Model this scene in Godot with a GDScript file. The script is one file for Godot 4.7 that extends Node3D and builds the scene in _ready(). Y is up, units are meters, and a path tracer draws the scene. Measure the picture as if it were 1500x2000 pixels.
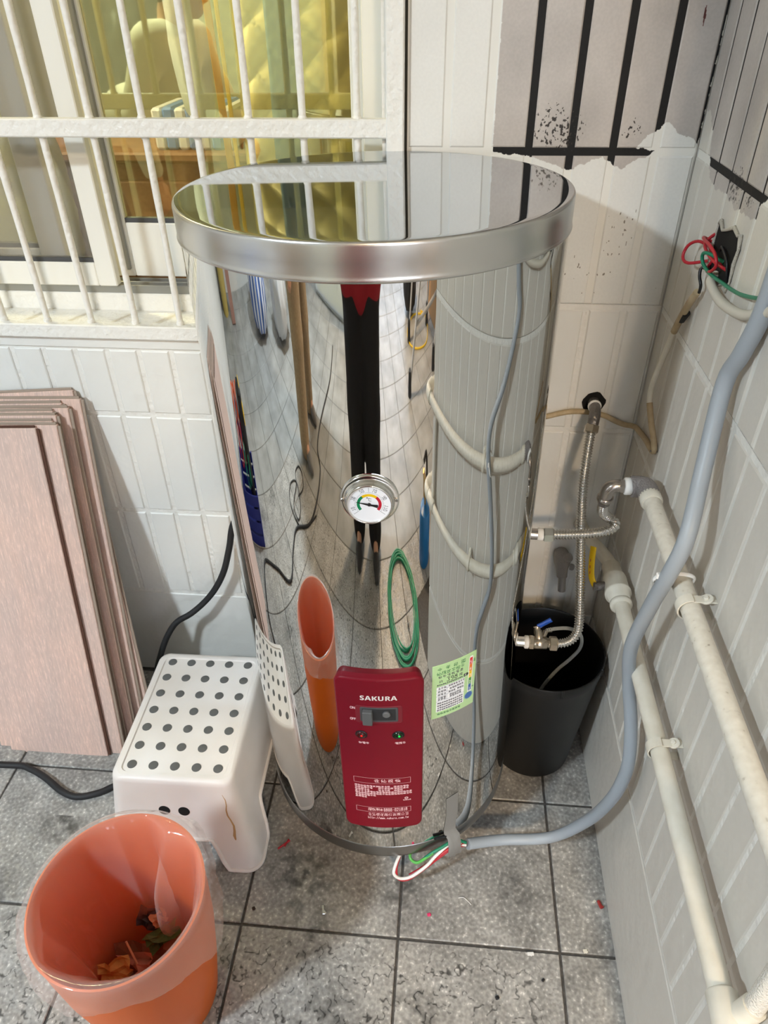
extends Node3D
# A stainless-steel water heater in the tiled corner of a balcony, seen from about eye height.
# x to the right, y up, z towards the viewer; back wall face at z = 0, right wall face at x = 0, floor at y = 0.

var M := {}
var names := {}
var rng := RandomNumberGenerator.new()
const PX := 0.0623      # back wall tile pitch
const PZ := 0.0594      # right wall tile pitch
const PY := 0.2387      # tile row pitch
const Y0 := 1.2344      # a row joint
const TANK_R := 0.2453

# ---------------------------------------------------------------- helpers: tree
func add_named(o: Node3D, called: String, parent: Node) -> void:
	var key := str(parent.get_instance_id()) + called
	var n: int = names.get(key, 0)
	names[key] = n + 1
	o.name = called if n == 0 else "%s_%03d" % [called, n]
	parent.add_child(o, true)

func thing(called: String, label: String, category: String, at := Vector3.ZERO, basis := Basis.IDENTITY, group := "") -> Node3D:
	var o := Node3D.new()
	o.transform = Transform3D(basis, at)
	add_named(o, called, self)
	tag(o, label, category, group)
	return o

func tag(o: Node3D, label: String, category: String, group := "") -> Node3D:
	o.set_meta("label", label)
	o.set_meta("category", category)
	if group != "":
		o.set_meta("group", group)
	return o

func part(called: String, st, m: Material, parent: Node = self, label := "") -> MeshInstance3D:
	var o := MeshInstance3D.new()
	if st is SurfaceTool:
		st.generate_normals()
		o.mesh = st.commit()
	else:
		o.mesh = st
	o.material_override = m
	add_named(o, called, parent)
	if label != "":
		o.set_meta("label", label)
	return o

func struct(called: String, st, m: Material, label := "", category := "") -> MeshInstance3D:
	var o := part(called, st, m, self)
	o.set_meta("kind", "structure")
	if label != "":
		o.set_meta("label", label)
		o.set_meta("category", category)
	return o

# ---------------------------------------------------------------- helpers: shapes
func ST() -> SurfaceTool:
	var s := SurfaceTool.new()
	s.begin(Mesh.PRIMITIVE_TRIANGLES)
	s.set_smooth_group(-1)
	return s

func tri(st: SurfaceTool, a: Vector3, b: Vector3, c: Vector3) -> void:  # a, b, c anticlockwise from outside
	st.add_vertex(a); st.add_vertex(c); st.add_vertex(b)

func tri_out(st: SurfaceTool, a: Vector3, b: Vector3, c: Vector3, mid: Vector3) -> void:
	if (b - a).cross(c - a).dot((a + b + c) / 3.0 - mid) < 0.0:
		tri(st, a, c, b)
	else:
		tri(st, a, b, c)

func quad_out(st: SurfaceTool, a: Vector3, b: Vector3, c: Vector3, d: Vector3, mid: Vector3) -> void:
	tri_out(st, a, b, c, mid)
	tri_out(st, a, c, d, mid)

func box(st: SurfaceTool, c: Vector3, size: Vector3, bev := 0.0, bs := Basis.IDENTITY) -> void:
	st.set_smooth_group(-1)
	var h := size * 0.5
	if bev <= 0.0:
		var p := []
		for i in 8:
			p.append(c + bs * Vector3(h.x if i & 1 else -h.x, h.y if i & 2 else -h.y, h.z if i & 4 else -h.z))
		for f in [[0, 1, 3, 2], [4, 5, 7, 6], [0, 1, 5, 4], [2, 3, 7, 6], [0, 2, 6, 4], [1, 3, 7, 5]]:
			quad_out(st, p[f[0]], p[f[1]], p[f[2]], p[f[3]], c)
		return
	var v := {}
	for i in 8:
		var s := Vector3(1 if i & 1 else -1, 1 if i & 2 else -1, 1 if i & 4 else -1)
		for a in 3:
			var q := Vector3(s.x * (h.x - bev), s.y * (h.y - bev), s.z * (h.z - bev))
			q[a] = s[a] * h[a]
			v[i * 3 + a] = c + bs * q
	for a in 3:
		var b1 := 1 << ((a + 1) % 3)
		var b2 := 1 << ((a + 2) % 3)
		for sgn in 2:
			var i0: int = (1 << a) if sgn else 0
			quad_out(st, v[i0 * 3 + a], v[(i0 | b1) * 3 + a], v[(i0 | b1 | b2) * 3 + a], v[(i0 | b2) * 3 + a], c)
		# edges parallel to axis a
		for k in 4:
			var i1: int = (b1 if k & 1 else 0) | (b2 if k & 2 else 0)
			var j1: int = i1 | (1 << a)
			var x1 := (a + 1) % 3
			var x2 := (a + 2) % 3
			quad_out(st, v[i1 * 3 + x1], v[i1 * 3 + x2], v[j1 * 3 + x2], v[j1 * 3 + x1], c)
	for i in 8:
		tri_out(st, v[i * 3], v[i * 3 + 1], v[i * 3 + 2], c)

func smooth_path(pts: Array, step := 0.01) -> PackedVector3Array:  # Catmull-Rom through the points
	var out := PackedVector3Array()
	var n := pts.size()
	for i in n - 1:
		var p0: Vector3 = pts[maxi(i - 1, 0)]
		var p1: Vector3 = pts[i]
		var p2: Vector3 = pts[i + 1]
		var p3: Vector3 = pts[mini(i + 2, n - 1)]
		var cnt := maxi(2, int(ceil(p1.distance_to(p2) / step)))
		for k in cnt:
			var t := float(k) / cnt
			out.append(0.5 * ((2.0 * p1) + (p2 - p0) * t + (2.0 * p0 - 5.0 * p1 + 4.0 * p2 - p3) * t * t + (3.0 * p1 - p0 - 3.0 * p2 + p3) * t * t * t))
	out.append(pts[n - 1])
	return out

func even_path(path: PackedVector3Array, step: float) -> PackedVector3Array:
	var out := PackedVector3Array([path[0]])
	var left := step
	for i in path.size() - 1:
		var a := path[i]
		var b := path[i + 1]
		var l := a.distance_to(b)
		var at := 0.0
		while l - at >= left:
			at += left
			out.append(a.lerp(b, at / l))
			left = step
		left -= l - at
	return out

func tube(st: SurfaceTool, path, r, sides := 12, caps := true, flat := 1.0) -> void:  # r a number or one radius per point
	st.set_smooth_group(0)
	var n: int = path.size()
	var rings := []
	var up := Vector3.UP
	var t0: Vector3 = (path[1] - path[0]).normalized()
	if absf(t0.dot(up)) > 0.9:
		up = Vector3.RIGHT
	var nrm := (up - t0 * up.dot(t0)).normalized()
	for i in n:
		var t: Vector3 = (path[mini(i + 1, n - 1)] - path[maxi(i - 1, 0)]).normalized()
		nrm = (nrm - t * nrm.dot(t)).normalized()
		var bi := t.cross(nrm)
		var ring := PackedVector3Array()
		var rr: float = r[i] if (r is Array or r is PackedFloat32Array) else r
		for k in sides:
			var a := TAU * k / sides
			ring.append(path[i] + nrm * cos(a) * rr + bi * sin(a) * rr * flat)
		rings.append(ring)
	for i in n - 1:
		for k in sides:
			var k2 := (k + 1) % sides
			var a: Vector3 = rings[i][k]
			var b: Vector3 = rings[i][k2]
			var c: Vector3 = rings[i + 1][k2]
			var d: Vector3 = rings[i + 1][k]
			tri(st, a, b, c); tri(st, a, c, d)
	if caps:
		st.set_smooth_group(-1)
		for e in [0, n - 1]:
			var t: Vector3 = (path[1] - path[0]) if e == 0 else (path[n - 1] - path[n - 2])
			for k in sides:
				var a: Vector3 = rings[e][k]
				var b: Vector3 = rings[e][(k + 1) % sides]
				if e == 0:
					tri(st, path[e], b, a)
				else:
					tri(st, path[e], a, b)

func rod(st: SurfaceTool, a: Vector3, b: Vector3, r: float, sides := 12) -> void:
	tube(st, [a, b], r, sides)

func lathe(st: SurfaceTool, prof: Array, n := 48, bs := Basis.IDENTITY, at := Vector3.ZERO, sharp := 35.0) -> void:
	# prof: Vector2(radius, y) going up the outside; a corner sharper than `sharp` degrees gets a hard edge
	var g := 1
	for i in prof.size() - 1:
		if i > 0:
			var d0: Vector2 = prof[i] - prof[i - 1]
			var d1: Vector2 = prof[i + 1] - prof[i]
			if absf(rad_to_deg(d0.angle_to(d1))) > sharp:
				g += 1
		st.set_smooth_group(g)
		for k in n:
			var a0 := TAU * k / n
			var a1 := TAU * (k + 1) / n if k < n - 1 else 0.0
			var p: Vector2 = prof[i]
			var q: Vector2 = prof[i + 1]
			var A := at + bs * Vector3(sin(a0) * p.x, p.y, cos(a0) * p.x)
			var B := at + bs * Vector3(sin(a1) * p.x, p.y, cos(a1) * p.x)
			var C := at + bs * Vector3(sin(a1) * q.x, q.y, cos(a1) * q.x)
			var D := at + bs * Vector3(sin(a0) * q.x, q.y, cos(a0) * q.x)
			if p.x > 1e-6:
				tri(st, A, B, C)
			if q.x > 1e-6:
				tri(st, A, C, D)

func aim(dir: Vector3) -> Basis:  # y axis along dir
	var y := dir.normalized()
	var x := (Vector3.RIGHT if absf(y.x) < 0.9 else Vector3.BACK)
	x = (x - y * x.dot(y)).normalized()
	return Basis(x, y, x.cross(y))

func disc(st: SurfaceTool, c: Vector3, n: Vector3, r: float, h: float, seg := 20) -> void:
	var b := aim(n)
	lathe(st, [Vector2(0, 0), Vector2(r, 0), Vector2(r, h * 0.7), Vector2(r - h * 0.3, h), Vector2(0, h)], seg, b, c)

func hexnut(st: SurfaceTool, c: Vector3, n: Vector3, r: float, l: float) -> void:
	st.set_smooth_group(-1)
	var b := aim(n)
	var e := r * 0.12
	var pr := [Vector2(0, -l / 2), Vector2(r - e, -l / 2), Vector2(r, -l / 2 + e), Vector2(r, l / 2 - e), Vector2(r - e, l / 2), Vector2(0, l / 2)]
	for i in pr.size() - 1:
		for k in 6:
			var a0 := TAU * k / 6
			var a1 := TAU * (k + 1) / 6
			var A: Vector3 = c + b * Vector3(sin(a0) * pr[i].x, pr[i].y, cos(a0) * pr[i].x)
			var B: Vector3 = c + b * Vector3(sin(a1) * pr[i].x, pr[i].y, cos(a1) * pr[i].x)
			var C: Vector3 = c + b * Vector3(sin(a1) * pr[i + 1].x, pr[i + 1].y, cos(a1) * pr[i + 1].x)
			var D: Vector3 = c + b * Vector3(sin(a0) * pr[i + 1].x, pr[i + 1].y, cos(a0) * pr[i + 1].x)
			tri(st, A, B, C); tri(st, A, C, D)

func corrugated(st: SurfaceTool, pts: Array, r: float, pitch := 0.0050, depth := 0.0026, sides := 16) -> void:
	var p := even_path(smooth_path(pts, 0.004), pitch / 5.0)
	var rr := PackedFloat32Array()
	for i in p.size():
		var ph := fposmod(float(i) / 5.0, 1.0)
		rr.append(r - depth * pow(absf(cos(PI * ph)), 2.0))
	tube(st, p, rr, sides)

func prism(st: SurfaceTool, poly: PackedVector2Array, d0: float, d1: float, tf := Transform3D.IDENTITY) -> void:
	# polygon in x, y of tf, from z = d0 to z = d1
	st.set_smooth_group(-1)
	var ix := Geometry2D.triangulate_polygon(poly)
	var mid := Vector3.ZERO
	var ccw := not Geometry2D.is_polygon_clockwise(poly)
	for i in range(0, ix.size(), 3):
		var a := poly[ix[i]]
		var b := poly[ix[i + 1]]
		var c := poly[ix[i + 2]]
		if (b - a).cross(c - a) < 0:
			var t := b
			b = c
			c = t
		tri(st, tf * Vector3(a.x, a.y, d1), tf * Vector3(b.x, b.y, d1), tf * Vector3(c.x, c.y, d1))
		tri(st, tf * Vector3(a.x, a.y, d0), tf * Vector3(c.x, c.y, d0), tf * Vector3(b.x, b.y, d0))
	var n := poly.size()
	for i in n:
		var a := poly[i]
		var b := poly[(i + 1) % n]
		if (b - a).length() < 1e-7:
			continue
		var area := 0.0
		var A := tf * Vector3(a.x, a.y, d0)
		var B := tf * Vector3(b.x, b.y, d0)
		var C := tf * Vector3(b.x, b.y, d1)
		var D := tf * Vector3(a.x, a.y, d1)
		if _area(poly) > 0.0:
			tri(st, A, B, C); tri(st, A, C, D)
		else:
			tri(st, B, A, D); tri(st, B, D, C)

func _area(poly: PackedVector2Array) -> float:
	var s := 0.0
	for i in poly.size():
		s += poly[i].cross(poly[(i + 1) % poly.size()])
	return s

func round_rect(w: float, h: float, r: float, seg := 5) -> PackedVector2Array:
	var out := PackedVector2Array()
	for k in 4:
		var c := Vector2((w / 2 - r) * (1 if k == 0 or k == 3 else -1), (h / 2 - r) * (1 if k < 2 else -1))
		for i in seg + 1:
			var a := PI / 2 * (k + float(i) / seg)
			out.append(c + Vector2(cos(a), sin(a)) * r)
	return out

# a smooth-minimum field of tapered capsules, meshed by surface nets
func flesh(bones: Array, cell: float, blend := 0.03) -> ArrayMesh:
	var lo := Vector3(1e9, 1e9, 1e9)
	var hi := -lo
	for b in bones:
		var m: float = maxf(b[2], b[3]) + cell * 3.0
		for p in [b[0], b[1]]:
			lo = lo.min(p - Vector3.ONE * m)
			hi = hi.max(p + Vector3.ONE * m)
	var nx := int(ceil((hi.x - lo.x) / cell)) + 1
	var ny := int(ceil((hi.y - lo.y) / cell)) + 1
	var nz := int(ceil((hi.z - lo.z) / cell)) + 1
	var f := PackedFloat32Array()
	f.resize(nx * ny * nz)
	f.fill(1.0)
	for b in bones:
		var a: Vector3 = b[0]
		var e: Vector3 = b[1]
		var ra: float = b[2]
		var rb: float = b[3]
		var sq: float = b[4] if b.size() > 4 else 1.0      # squash in z
		var ab := e - a
		var l2 := maxf(ab.length_squared(), 1e-9)
		var m := maxf(ra, rb) + cell * 2.5
		var i0 := ((a.min(e) - Vector3.ONE * m - lo) / cell).floor()
		var i1 := ((a.max(e) + Vector3.ONE * m - lo) / cell).ceil()
		for iz in range(maxi(0, int(i0.z)), mini(nz - 1, int(i1.z)) + 1):
			for iy in range(maxi(0, int(i0.y)), mini(ny - 1, int(i1.y)) + 1):
				var row := (iz * ny + iy) * nx
				for ix in range(maxi(0, int(i0.x)), mini(nx - 1, int(i1.x)) + 1):
					var p := lo + Vector3(ix, iy, iz) * cell
					var t := clampf((p - a).dot(ab) / l2, 0.0, 1.0)
					var q := p - a - ab * t
					q.z /= sq
					var d := q.length() - lerpf(ra, rb, t)
					var o := f[row + ix]
					var hh := maxf(blend - absf(d - o), 0.0) / blend
					f[row + ix] = minf(d, o) - hh * hh * blend * 0.25
	var idx := {}
	var vs := PackedVector3Array()
	var tris := PackedInt32Array()
	var off := [0, 1, nx, nx + 1, nx * ny, nx * ny + 1, nx * ny + nx, nx * ny + nx + 1]
	for iz in nz - 1:
		for iy in ny - 1:
			var row := (iz * ny + iy) * nx
			for ix in nx - 1:
				var base := row + ix
				var neg := 0
				for k in 8:
					if f[base + off[k]] < 0.0:
						neg += 1
				if neg == 0 or neg == 8:
					continue
				var sum := Vector3.ZERO
				var cnt := 0
				for e in [[0, 1], [2, 3], [4, 5], [6, 7], [0, 2], [1, 3], [4, 6], [5, 7], [0, 4], [1, 5], [2, 6], [3, 7]]:
					var fa := f[base + off[e[0]]]
					var fb := f[base + off[e[1]]]
					if (fa < 0.0) != (fb < 0.0):
						var t := fa / (fa - fb)
						var pa := Vector3(e[0] & 1, (e[0] >> 1) & 1, (e[0] >> 2) & 1)
						var pb := Vector3(e[1] & 1, (e[1] >> 1) & 1, (e[1] >> 2) & 1)
						sum += pa.lerp(pb, t)
						cnt += 1
				idx[base] = vs.size()
				vs.append(lo + (Vector3(ix, iy, iz) + sum / cnt) * cell)
	for base in idx:
		var ix: int = base % nx
		var iy: int = (base / nx) % ny
		var iz: int = base / (nx * ny)
		var f0 := f[base]
		for ax in 3:
			var s: int = [1, nx, nx * ny][ax]
			var u: int = [nx, nx * ny, 1][ax]
			var w: int = [nx * ny, 1, nx][ax]
			var f1 := f[base + s]
			if (f0 < 0.0) == (f1 < 0.0):
				continue
			if not (idx.has(base - u) and idx.has(base - w) and idx.has(base - u - w)):
				continue
			var A: int = idx[base]
			var B: int = idx[base - u]
			var C: int = idx[base - u - w]
			var D: int = idx[base - w]
			if f0 < 0.0:   # outside is towards +axis: clockwise seen from there
				tris.append_array([A, C, B, A, D, C])
			else:
				tris.append_array([A, B, C, A, C, D])
	var nr := PackedVector3Array()
	nr.resize(vs.size())
	for i in range(0, tris.size(), 3):
		var n := (vs[tris[i + 2]] - vs[tris[i]]).cross(vs[tris[i + 1]] - vs[tris[i]])
		for k in 3:
			nr[tris[i + k]] += n
	for i in nr.size():
		nr[i] = nr[i].normalized()
	var arr := []
	arr.resize(Mesh.ARRAY_MAX)
	arr[Mesh.ARRAY_VERTEX] = vs
	arr[Mesh.ARRAY_NORMAL] = nr
	arr[Mesh.ARRAY_INDEX] = tris
	var am := ArrayMesh.new()
	am.add_surface_from_arrays(Mesh.PRIMITIVE_TRIANGLES, arr)
	return am

# ---------------------------------------------------------------- helpers: pictures
func blend_px(im: Image, x: int, y: int, c: Color, a: float) -> void:
	if x < 0 or y < 0 or x >= im.get_width() or y >= im.get_height() or a <= 0.0:
		return
	im.set_pixel(x, y, im.get_pixel(x, y).lerp(c, minf(a, 1.0)))

func stroke(im: Image, a: Vector2, b: Vector2, w: float, c: Color) -> void:
	var ab := b - a
	var l2 := maxf(ab.length_squared(), 1e-6)
	for y in range(int(minf(a.y, b.y) - w - 1), int(maxf(a.y, b.y) + w + 2)):
		for x in range(int(minf(a.x, b.x) - w - 1), int(maxf(a.x, b.x) + w + 2)):
			var p := Vector2(x + 0.5, y + 0.5)
			var t := clampf((p - a).dot(ab) / l2, 0.0, 1.0)
			blend_px(im, x, y, c, w / 2 + 0.5 - p.distance_to(a + ab * t))

var GLYPH := {
	"0": "2070 7089 8979 7929 2918 1820", "1": "3151 5159 2979", "2": "1220 2070 7082 8284 8419 1989", "3": "1020 1080 8054 5475 7587 8779 7929 2918",
	"4": "6069 6007 0796", "5": "8020 2014 1464 6486 8688 8879 7919", "6": "7030 3013 1317 1729 2969 6987 8785 8574 7415", "7": "1080 8039",
	"8": "3070 7082 8273 7333 3312 1230 3364? 3315 1518 1829 2969 6988 8885 8574", "9": "8424 2412 1220 2070 7082 8286 8669 6929",
	"-": "2575", ".": "4849 4959", ":": "4344 4748", "/": "8019", "O": "3070 7093 9396 9679 7939 3916 1613 1330", "N": "1910 1089 8980", "F": "1910 1090 1464",
	"h": "1019 1554 5475 7579", "t": "3037 3749 4969 1363", "p": "1319 1464 6486 8667 6717", "w": "0329 2955 5579 7993", "s": "8434 3415 1575 7578 7818", "a": "2464 6475 7579 7939 3918 1826 2676", "k": "1019 7416 4479",
	"u": "1417 1729 2969 6978 7479", "r": "2429 2655 5474", "c": "7434 3416 1618 1839 3979", "o": "3464 6486 8688 8869 6939 3918 1816 1634", "m": "0409 0524 2444 4459? 4549 4564 6494 9499",
	"中": "1383 8386 8616 1613 5059", "華": "1191 3032 7072 0494 1686 5259 3437 6467", "民": "1181 8184 8414 1119 1937 5459 5999 0696", "國": "0090 9099 9909 0900 2272 2444 4446 4626 2624 2777 6168 6888",
	"能": "2004 0444 1519 1545 4549 1747 6064 6494 6569 6999 9597", "源": "0021 0322 0919 3090 3009 5183 8386 8656 5653 5484 7179 4749 8799", "效": "2032 0252 1304 4354 1549 4509 7055 6292 8259 5799", "率": "5051 0191 4134 3475 2222 7283 0797 5559",
	"標": "2029 0343 2305 2345 4191 5155 8185 4595 4797 4999 7779", "示": "2070 0393 5359 3517 6587", "每": "2013 1282 2326 2686 2228 8286 0494 2888", "年": "2013 1282 2585 0595 5059 2225",
	"消": "0021 0322 0919 6064 4053 8073 4489 4449 8489 4686", "耗": "0141 0343 0545 2029 0527 8051 4494 5797 6169 6999", "電": "1080 0292 0204 9294 5054 2585 2588 2787 5459 5999 8588", "量": "2080 2083 2323 8323 0494 2686 2629 5559 0999 2989", "約": "2003 0344 4408 0848 2729 6053 5393 9389 8979 6577", "度": "5051 0191 0109 2383 3136 7176 3676 2887 3899",
	"性": "2029 0415 3536 6069 4393 4686 3999 5043", "規": "2029 0242 0545 2508 5080 5056 8086 5383 5686 6649 7679 7999", "格": "2029 0343 2305 2345 6043 5393 9349 5598 5699 5659 9699", "服": "1009 1040 4049 1343 1646 6069 6090 9093 6594 9459 6599",
	"務": "0141 4123 0343 2329 2305 6053 5393 9365 5398 4696 6649 9689", "專": "1090 2282 2285 8285 2585 2383 5056 0696 7669 2737", "線": "2003 0333 3306 0646 2629 5393 5356 5696 9396 7079 4657 9679 5494", "台": "5022 2282 6083 2585 2589 2989 8589",
	"灣": "0021 0322 0919 3050 6080 3353 6383 3555 6585 2797 2989 8789", "櫻": "2029 0343 2305 4060 6064 4044 7090 9094 7074 4696 6549 5799", "花": "1191 3032 7072 3304 1519 8355 5349 6359 5999", "股": "1009 1040 4049 1343 1646 6054 6080 8084 5595 9569 5599",
	"份": "2004 1319 5034 7094 4686 5648 8689", "有": "0191 4019 3383 3339 8389 3585 3787", "限": "1019 1040 4042 4224 2446 5090 5059 9094 5292 5494 5497 7599", "公": "4015 6095 4618 1888 6799", "司": "1080 8089 1272 2565 2568 2868 6568",
	"℃": "0020 2022 2202 0200 9442 4247 4759 5999", "年_": "",
}

func glyph(im: Image, ch: String, at: Vector2, sx: Vector2, sy: Vector2, w: float, c: Color) -> void:
	if not GLYPH.has(ch):
		return
	for s in GLYPH[ch].replace("?", "").split(" ", false):
		var a := Vector2(s[0].to_int(), s[1].to_int()) / 9.0
		var b := Vector2(s[2].to_int(), s[3].to_int()) / 9.0
		stroke(im, at + sx * a.x + sy * a.y, at + sx * b.x + sy * b.y, w, c)

func write_row(im: Image, text: String, x: float, y: float, size: float, adv: float, w: float, c: Color, slim := 1.0) -> void:
	for i in text.length():
		glyph(im, text[i], Vector2(x + i * adv, y), Vector2(size * slim, 0), Vector2(0, size), w, c)

func fill_row(im: Image, x0: float, x1: float, y: float, size: float, w: float, c: Color) -> void:  # a row of small print
	var ks := ["性", "能", "規", "格", "電", "量", "標", "示", "服", "務", "有", "限", "台", "度"]
	var x := x0
	while x < x1:
		glyph(im, ks[rng.randi() % ks.size()], Vector2(x, y), Vector2(size, 0), Vector2(0, size), w, c)
		x += size * 1.25

func tex(im: Image, mips := true) -> ImageTexture:
	if mips:
		im.generate_mipmaps()
	return ImageTexture.create_from_image(im)

# ---------------------------------------------------------------- helpers: materials
func mat(c: Color, rough := 0.5, metal := 0.0) -> StandardMaterial3D:
	var m := StandardMaterial3D.new()
	m.albedo_color = c
	m.roughness = rough
	m.metallic = metal
	return m

func rgb(r: int, g: int, b: int) -> Color:
	return Color(r / 255.0, g / 255.0, b / 255.0)

func noise(freq: float, seed_: int, oct := 3) -> FastNoiseLite:
	var n := FastNoiseLite.new()
	n.seed = seed_
	n.frequency = freq
	n.fractal_octaves = oct
	return n

func bump(m: StandardMaterial3D, freq: float, scale: float, strength: float, seed_ := 3) -> StandardMaterial3D:
	var t := NoiseTexture2D.new()
	t.width = 256
	t.height = 256
	t.seamless = true
	t.as_normal_map = true
	t.bump_strength = strength
	t.noise = noise(freq, seed_)
	m.normal_enabled = true
	m.normal_texture = t
	m.uv1_triplanar = true
	m.uv1_world_triplanar = true
	m.uv1_scale = Vector3.ONE * scale
	return m

func tinted(m: StandardMaterial3D, freq: float, scale: float, a: Color, b: Color, seed_ := 5) -> StandardMaterial3D:
	var t := NoiseTexture2D.new()
	t.width = 256
	t.height = 256
	t.seamless = true
	t.noise = noise(freq, seed_, 4)
	var g := Gradient.new()
	g.set_color(0, a)
	g.set_color(1, b)
	t.color_ramp = g
	m.albedo_color = Color.WHITE
	m.albedo_texture = t
	m.uv1_triplanar = true
	m.uv1_world_triplanar = true
	m.uv1_scale = Vector3.ONE * scale
	return m

func make_materials() -> void:
	M.paint = bump(mat(rgb(230, 229, 224), 0.42), 0.03, 3.0, 0.9)
	M.joint = bump(mat(rgb(232, 230, 224), 0.4), 0.05, 4.0, 2.0)
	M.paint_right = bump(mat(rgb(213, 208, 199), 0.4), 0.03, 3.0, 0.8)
	M.plaster = bump(mat(rgb(224, 222, 217), 0.7), 0.05, 3.0, 2.0)
	M.enamel = bump(mat(rgb(236, 234, 228), 0.4), 0.04, 6.0, 2.5)
	M.alu = mat(rgb(235, 233, 226), 0.35)
	M.alu_shade = mat(rgb(160, 160, 156), 0.35, 0.6)
	M.mirror = mat(rgb(219, 218, 214), 0.02, 1.0)
	M.lid = mat(rgb(188, 195, 202), 0.035, 1.0)
	M.brushed = mat(rgb(205, 203, 200), 0.27, 1.0)
	M.chrome = mat(rgb(222, 220, 216), 0.13, 1.0)
	M.steel = mat(rgb(216, 214, 210), 0.24, 1.0)
	M.fitting = mat(rgb(178, 172, 168), 0.27, 1.0)
	M.tap = bump(mat(rgb(150, 146, 142), 0.4), 0.06, 14.0, 5.0)
	M.skirt = mat(rgb(150, 149, 147), 0.3, 1.0)
	M.nickel = mat(rgb(198, 186, 170), 0.25, 1.0)
	M.oldsteel = bump(mat(rgb(128, 124, 122), 0.42, 0.8), 0.05, 12.0, 4.0)
	M.hole_shade = mat(rgb(14, 13, 13), 0.9)  # near-black that stands for the shade inside holes
	M.red = mat(rgb(122, 18, 36), 0.42)
	M.black = mat(rgb(22, 22, 24), 0.45)
	M.rubber = mat(rgb(30, 30, 32), 0.6)
	M.greyplastic = mat(rgb(74, 74, 76), 0.45)
	M.whiteplastic = mat(rgb(238, 236, 232), 0.38)
	M.stool = tinted(mat(Color.WHITE, 0.42), 0.006, 2.0, rgb(226, 216, 206), rgb(246, 242, 240))
	M.dot = mat(rgb(98, 98, 96), 0.7)
	M.pvc = tinted(mat(Color.WHITE, 0.45), 0.02, 4.0, rgb(214, 208, 192), rgb(236, 232, 220), 11)
	M.dirty_pvc = tinted(mat(Color.WHITE, 0.45), 0.10, 3.0, rgb(214, 208, 192), rgb(236, 232, 220), 17)
	var dg: Gradient = M.dirty_pvc.albedo_texture.color_ramp
	dg.set_color(0, rgb(112, 104, 90))
	dg.add_point(0.07, rgb(160, 150, 132))
	dg.add_point(0.15, rgb(218, 212, 198))
	M.greypvc = bump(mat(rgb(138, 132, 130), 0.5), 0.08, 12.0, 4.0)
	M.conduit = mat(rgb(158, 166, 174), 0.42)
	M.wire_red = mat(rgb(186, 34, 48), 0.4)
	M.wire_green = mat(rgb(24, 128, 96), 0.4)
	M.wire_lime = mat(rgb(92, 178, 84), 0.4)
	M.wire_white = mat(rgb(236, 234, 230), 0.4)
	M.wire_black = mat(rgb(20, 20, 24), 0.4)
	M.tan = tinted(mat(Color.WHITE, 0.55), 0.03, 5.0, rgb(158, 136, 104), rgb(206, 186, 150), 9)
	M.cream_cable = mat(rgb(214, 208, 194), 0.5)
	M.tape = mat(rgb(132, 131, 128), 0.45)
	M.teflon = mat(rgb(244, 244, 242), 0.6)
	M.yellow = mat(rgb(238, 196, 10), 0.4)
	M.blue = mat(rgb(28, 84, 190), 0.4)
	M.orange = mat(rgb(246, 112, 8), 0.42)
	M.orange.subsurf_scatter_enabled = false
	M.binblack = mat(rgb(12, 12, 13), 0.45)
	M.clear = mat(Color(0.86, 0.88, 0.88, 0.3), 0.06)
	M.clear.transparency = BaseMaterial3D.TRANSPARENCY_ALPHA
	M.bag = mat(Color(0.97, 0.95, 0.93, 0.18), 0.09)
	M.bag.transparency = BaseMaterial3D.TRANSPARENCY_ALPHA
	M.bag.backlight_enabled = true
	M.bag.backlight = Color(0.5, 0.48, 0.46)
	M.glass = mat(Color(0.86, 0.85, 0.62, 0.34), 0.02, 1.0)
	M.glass.transparency = BaseMaterial3D.TRANSPARENCY_ALPHA
	M.glass_yellow = mat(Color(0.92, 0.88, 0.5, 0.16), 0.02, 1.0)
	M.glass_yellow.transparency = BaseMaterial3D.TRANSPARENCY_ALPHA
	# a thin metal coat on the glass: part of the light is reflected with its tint, the rest passes
	var coat := Image.create(4, 4, false, Image.FORMAT_RGB8)
	coat.fill(Color.WHITE)
	M.glass.albedo_texture = tex(coat, false)
	M.glass_yellow.albedo_texture = M.glass.albedo_texture
	M.mesh = mat(Color(0.6, 0.58, 0.54, 0.36), 0.8)
	M.mesh.transparency = BaseMaterial3D.TRANSPARENCY_ALPHA
	M.khaki = tinted(mat(Color.WHITE, 0.85), 0.05, 4.0, rgb(146, 126, 98), rgb(176, 156, 126), 21)
	M.shirt = mat(rgb(222, 216, 204), 0.85)
	M.blackcloth = mat(rgb(16, 15, 18), 0.85)
	M.redcloth = mat(rgb(146, 8, 26), 0.8)
	M.skin = mat(rgb(206, 158, 130), 0.55)
	M.hair = mat(rgb(20, 17, 16), 0.5)
	M.quilt = mat(rgb(228, 216, 150), 0.55)
	M.film = mat(Color(0.9, 0.93, 0.96, 0.45), 0.18)
	M.film.transparency = BaseMaterial3D.TRANSPARENCY_ALPHA
	M.brownwood = tinted(mat(Color.WHITE, 0.6), 0.02, 3.0, rgb(120, 84, 58), rgb(156, 114, 80), 31)
	M.cardboard = mat(rgb(176, 138, 98), 0.8)
	M.navy = mat(rgb(30, 40, 120), 0.5)
	M.greentape = mat(rgb(36, 150, 112), 0.35)
	M.leaf = mat(rgb(84, 108, 58), 0.6)
	M.paper = mat(rgb(214, 168, 96), 0.8)
	M.mort = tinted(mat(Color.WHITE, 0.8), 0.05, 6.0, rgb(62, 60, 58), rgb(96, 92, 88), 8)

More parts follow.
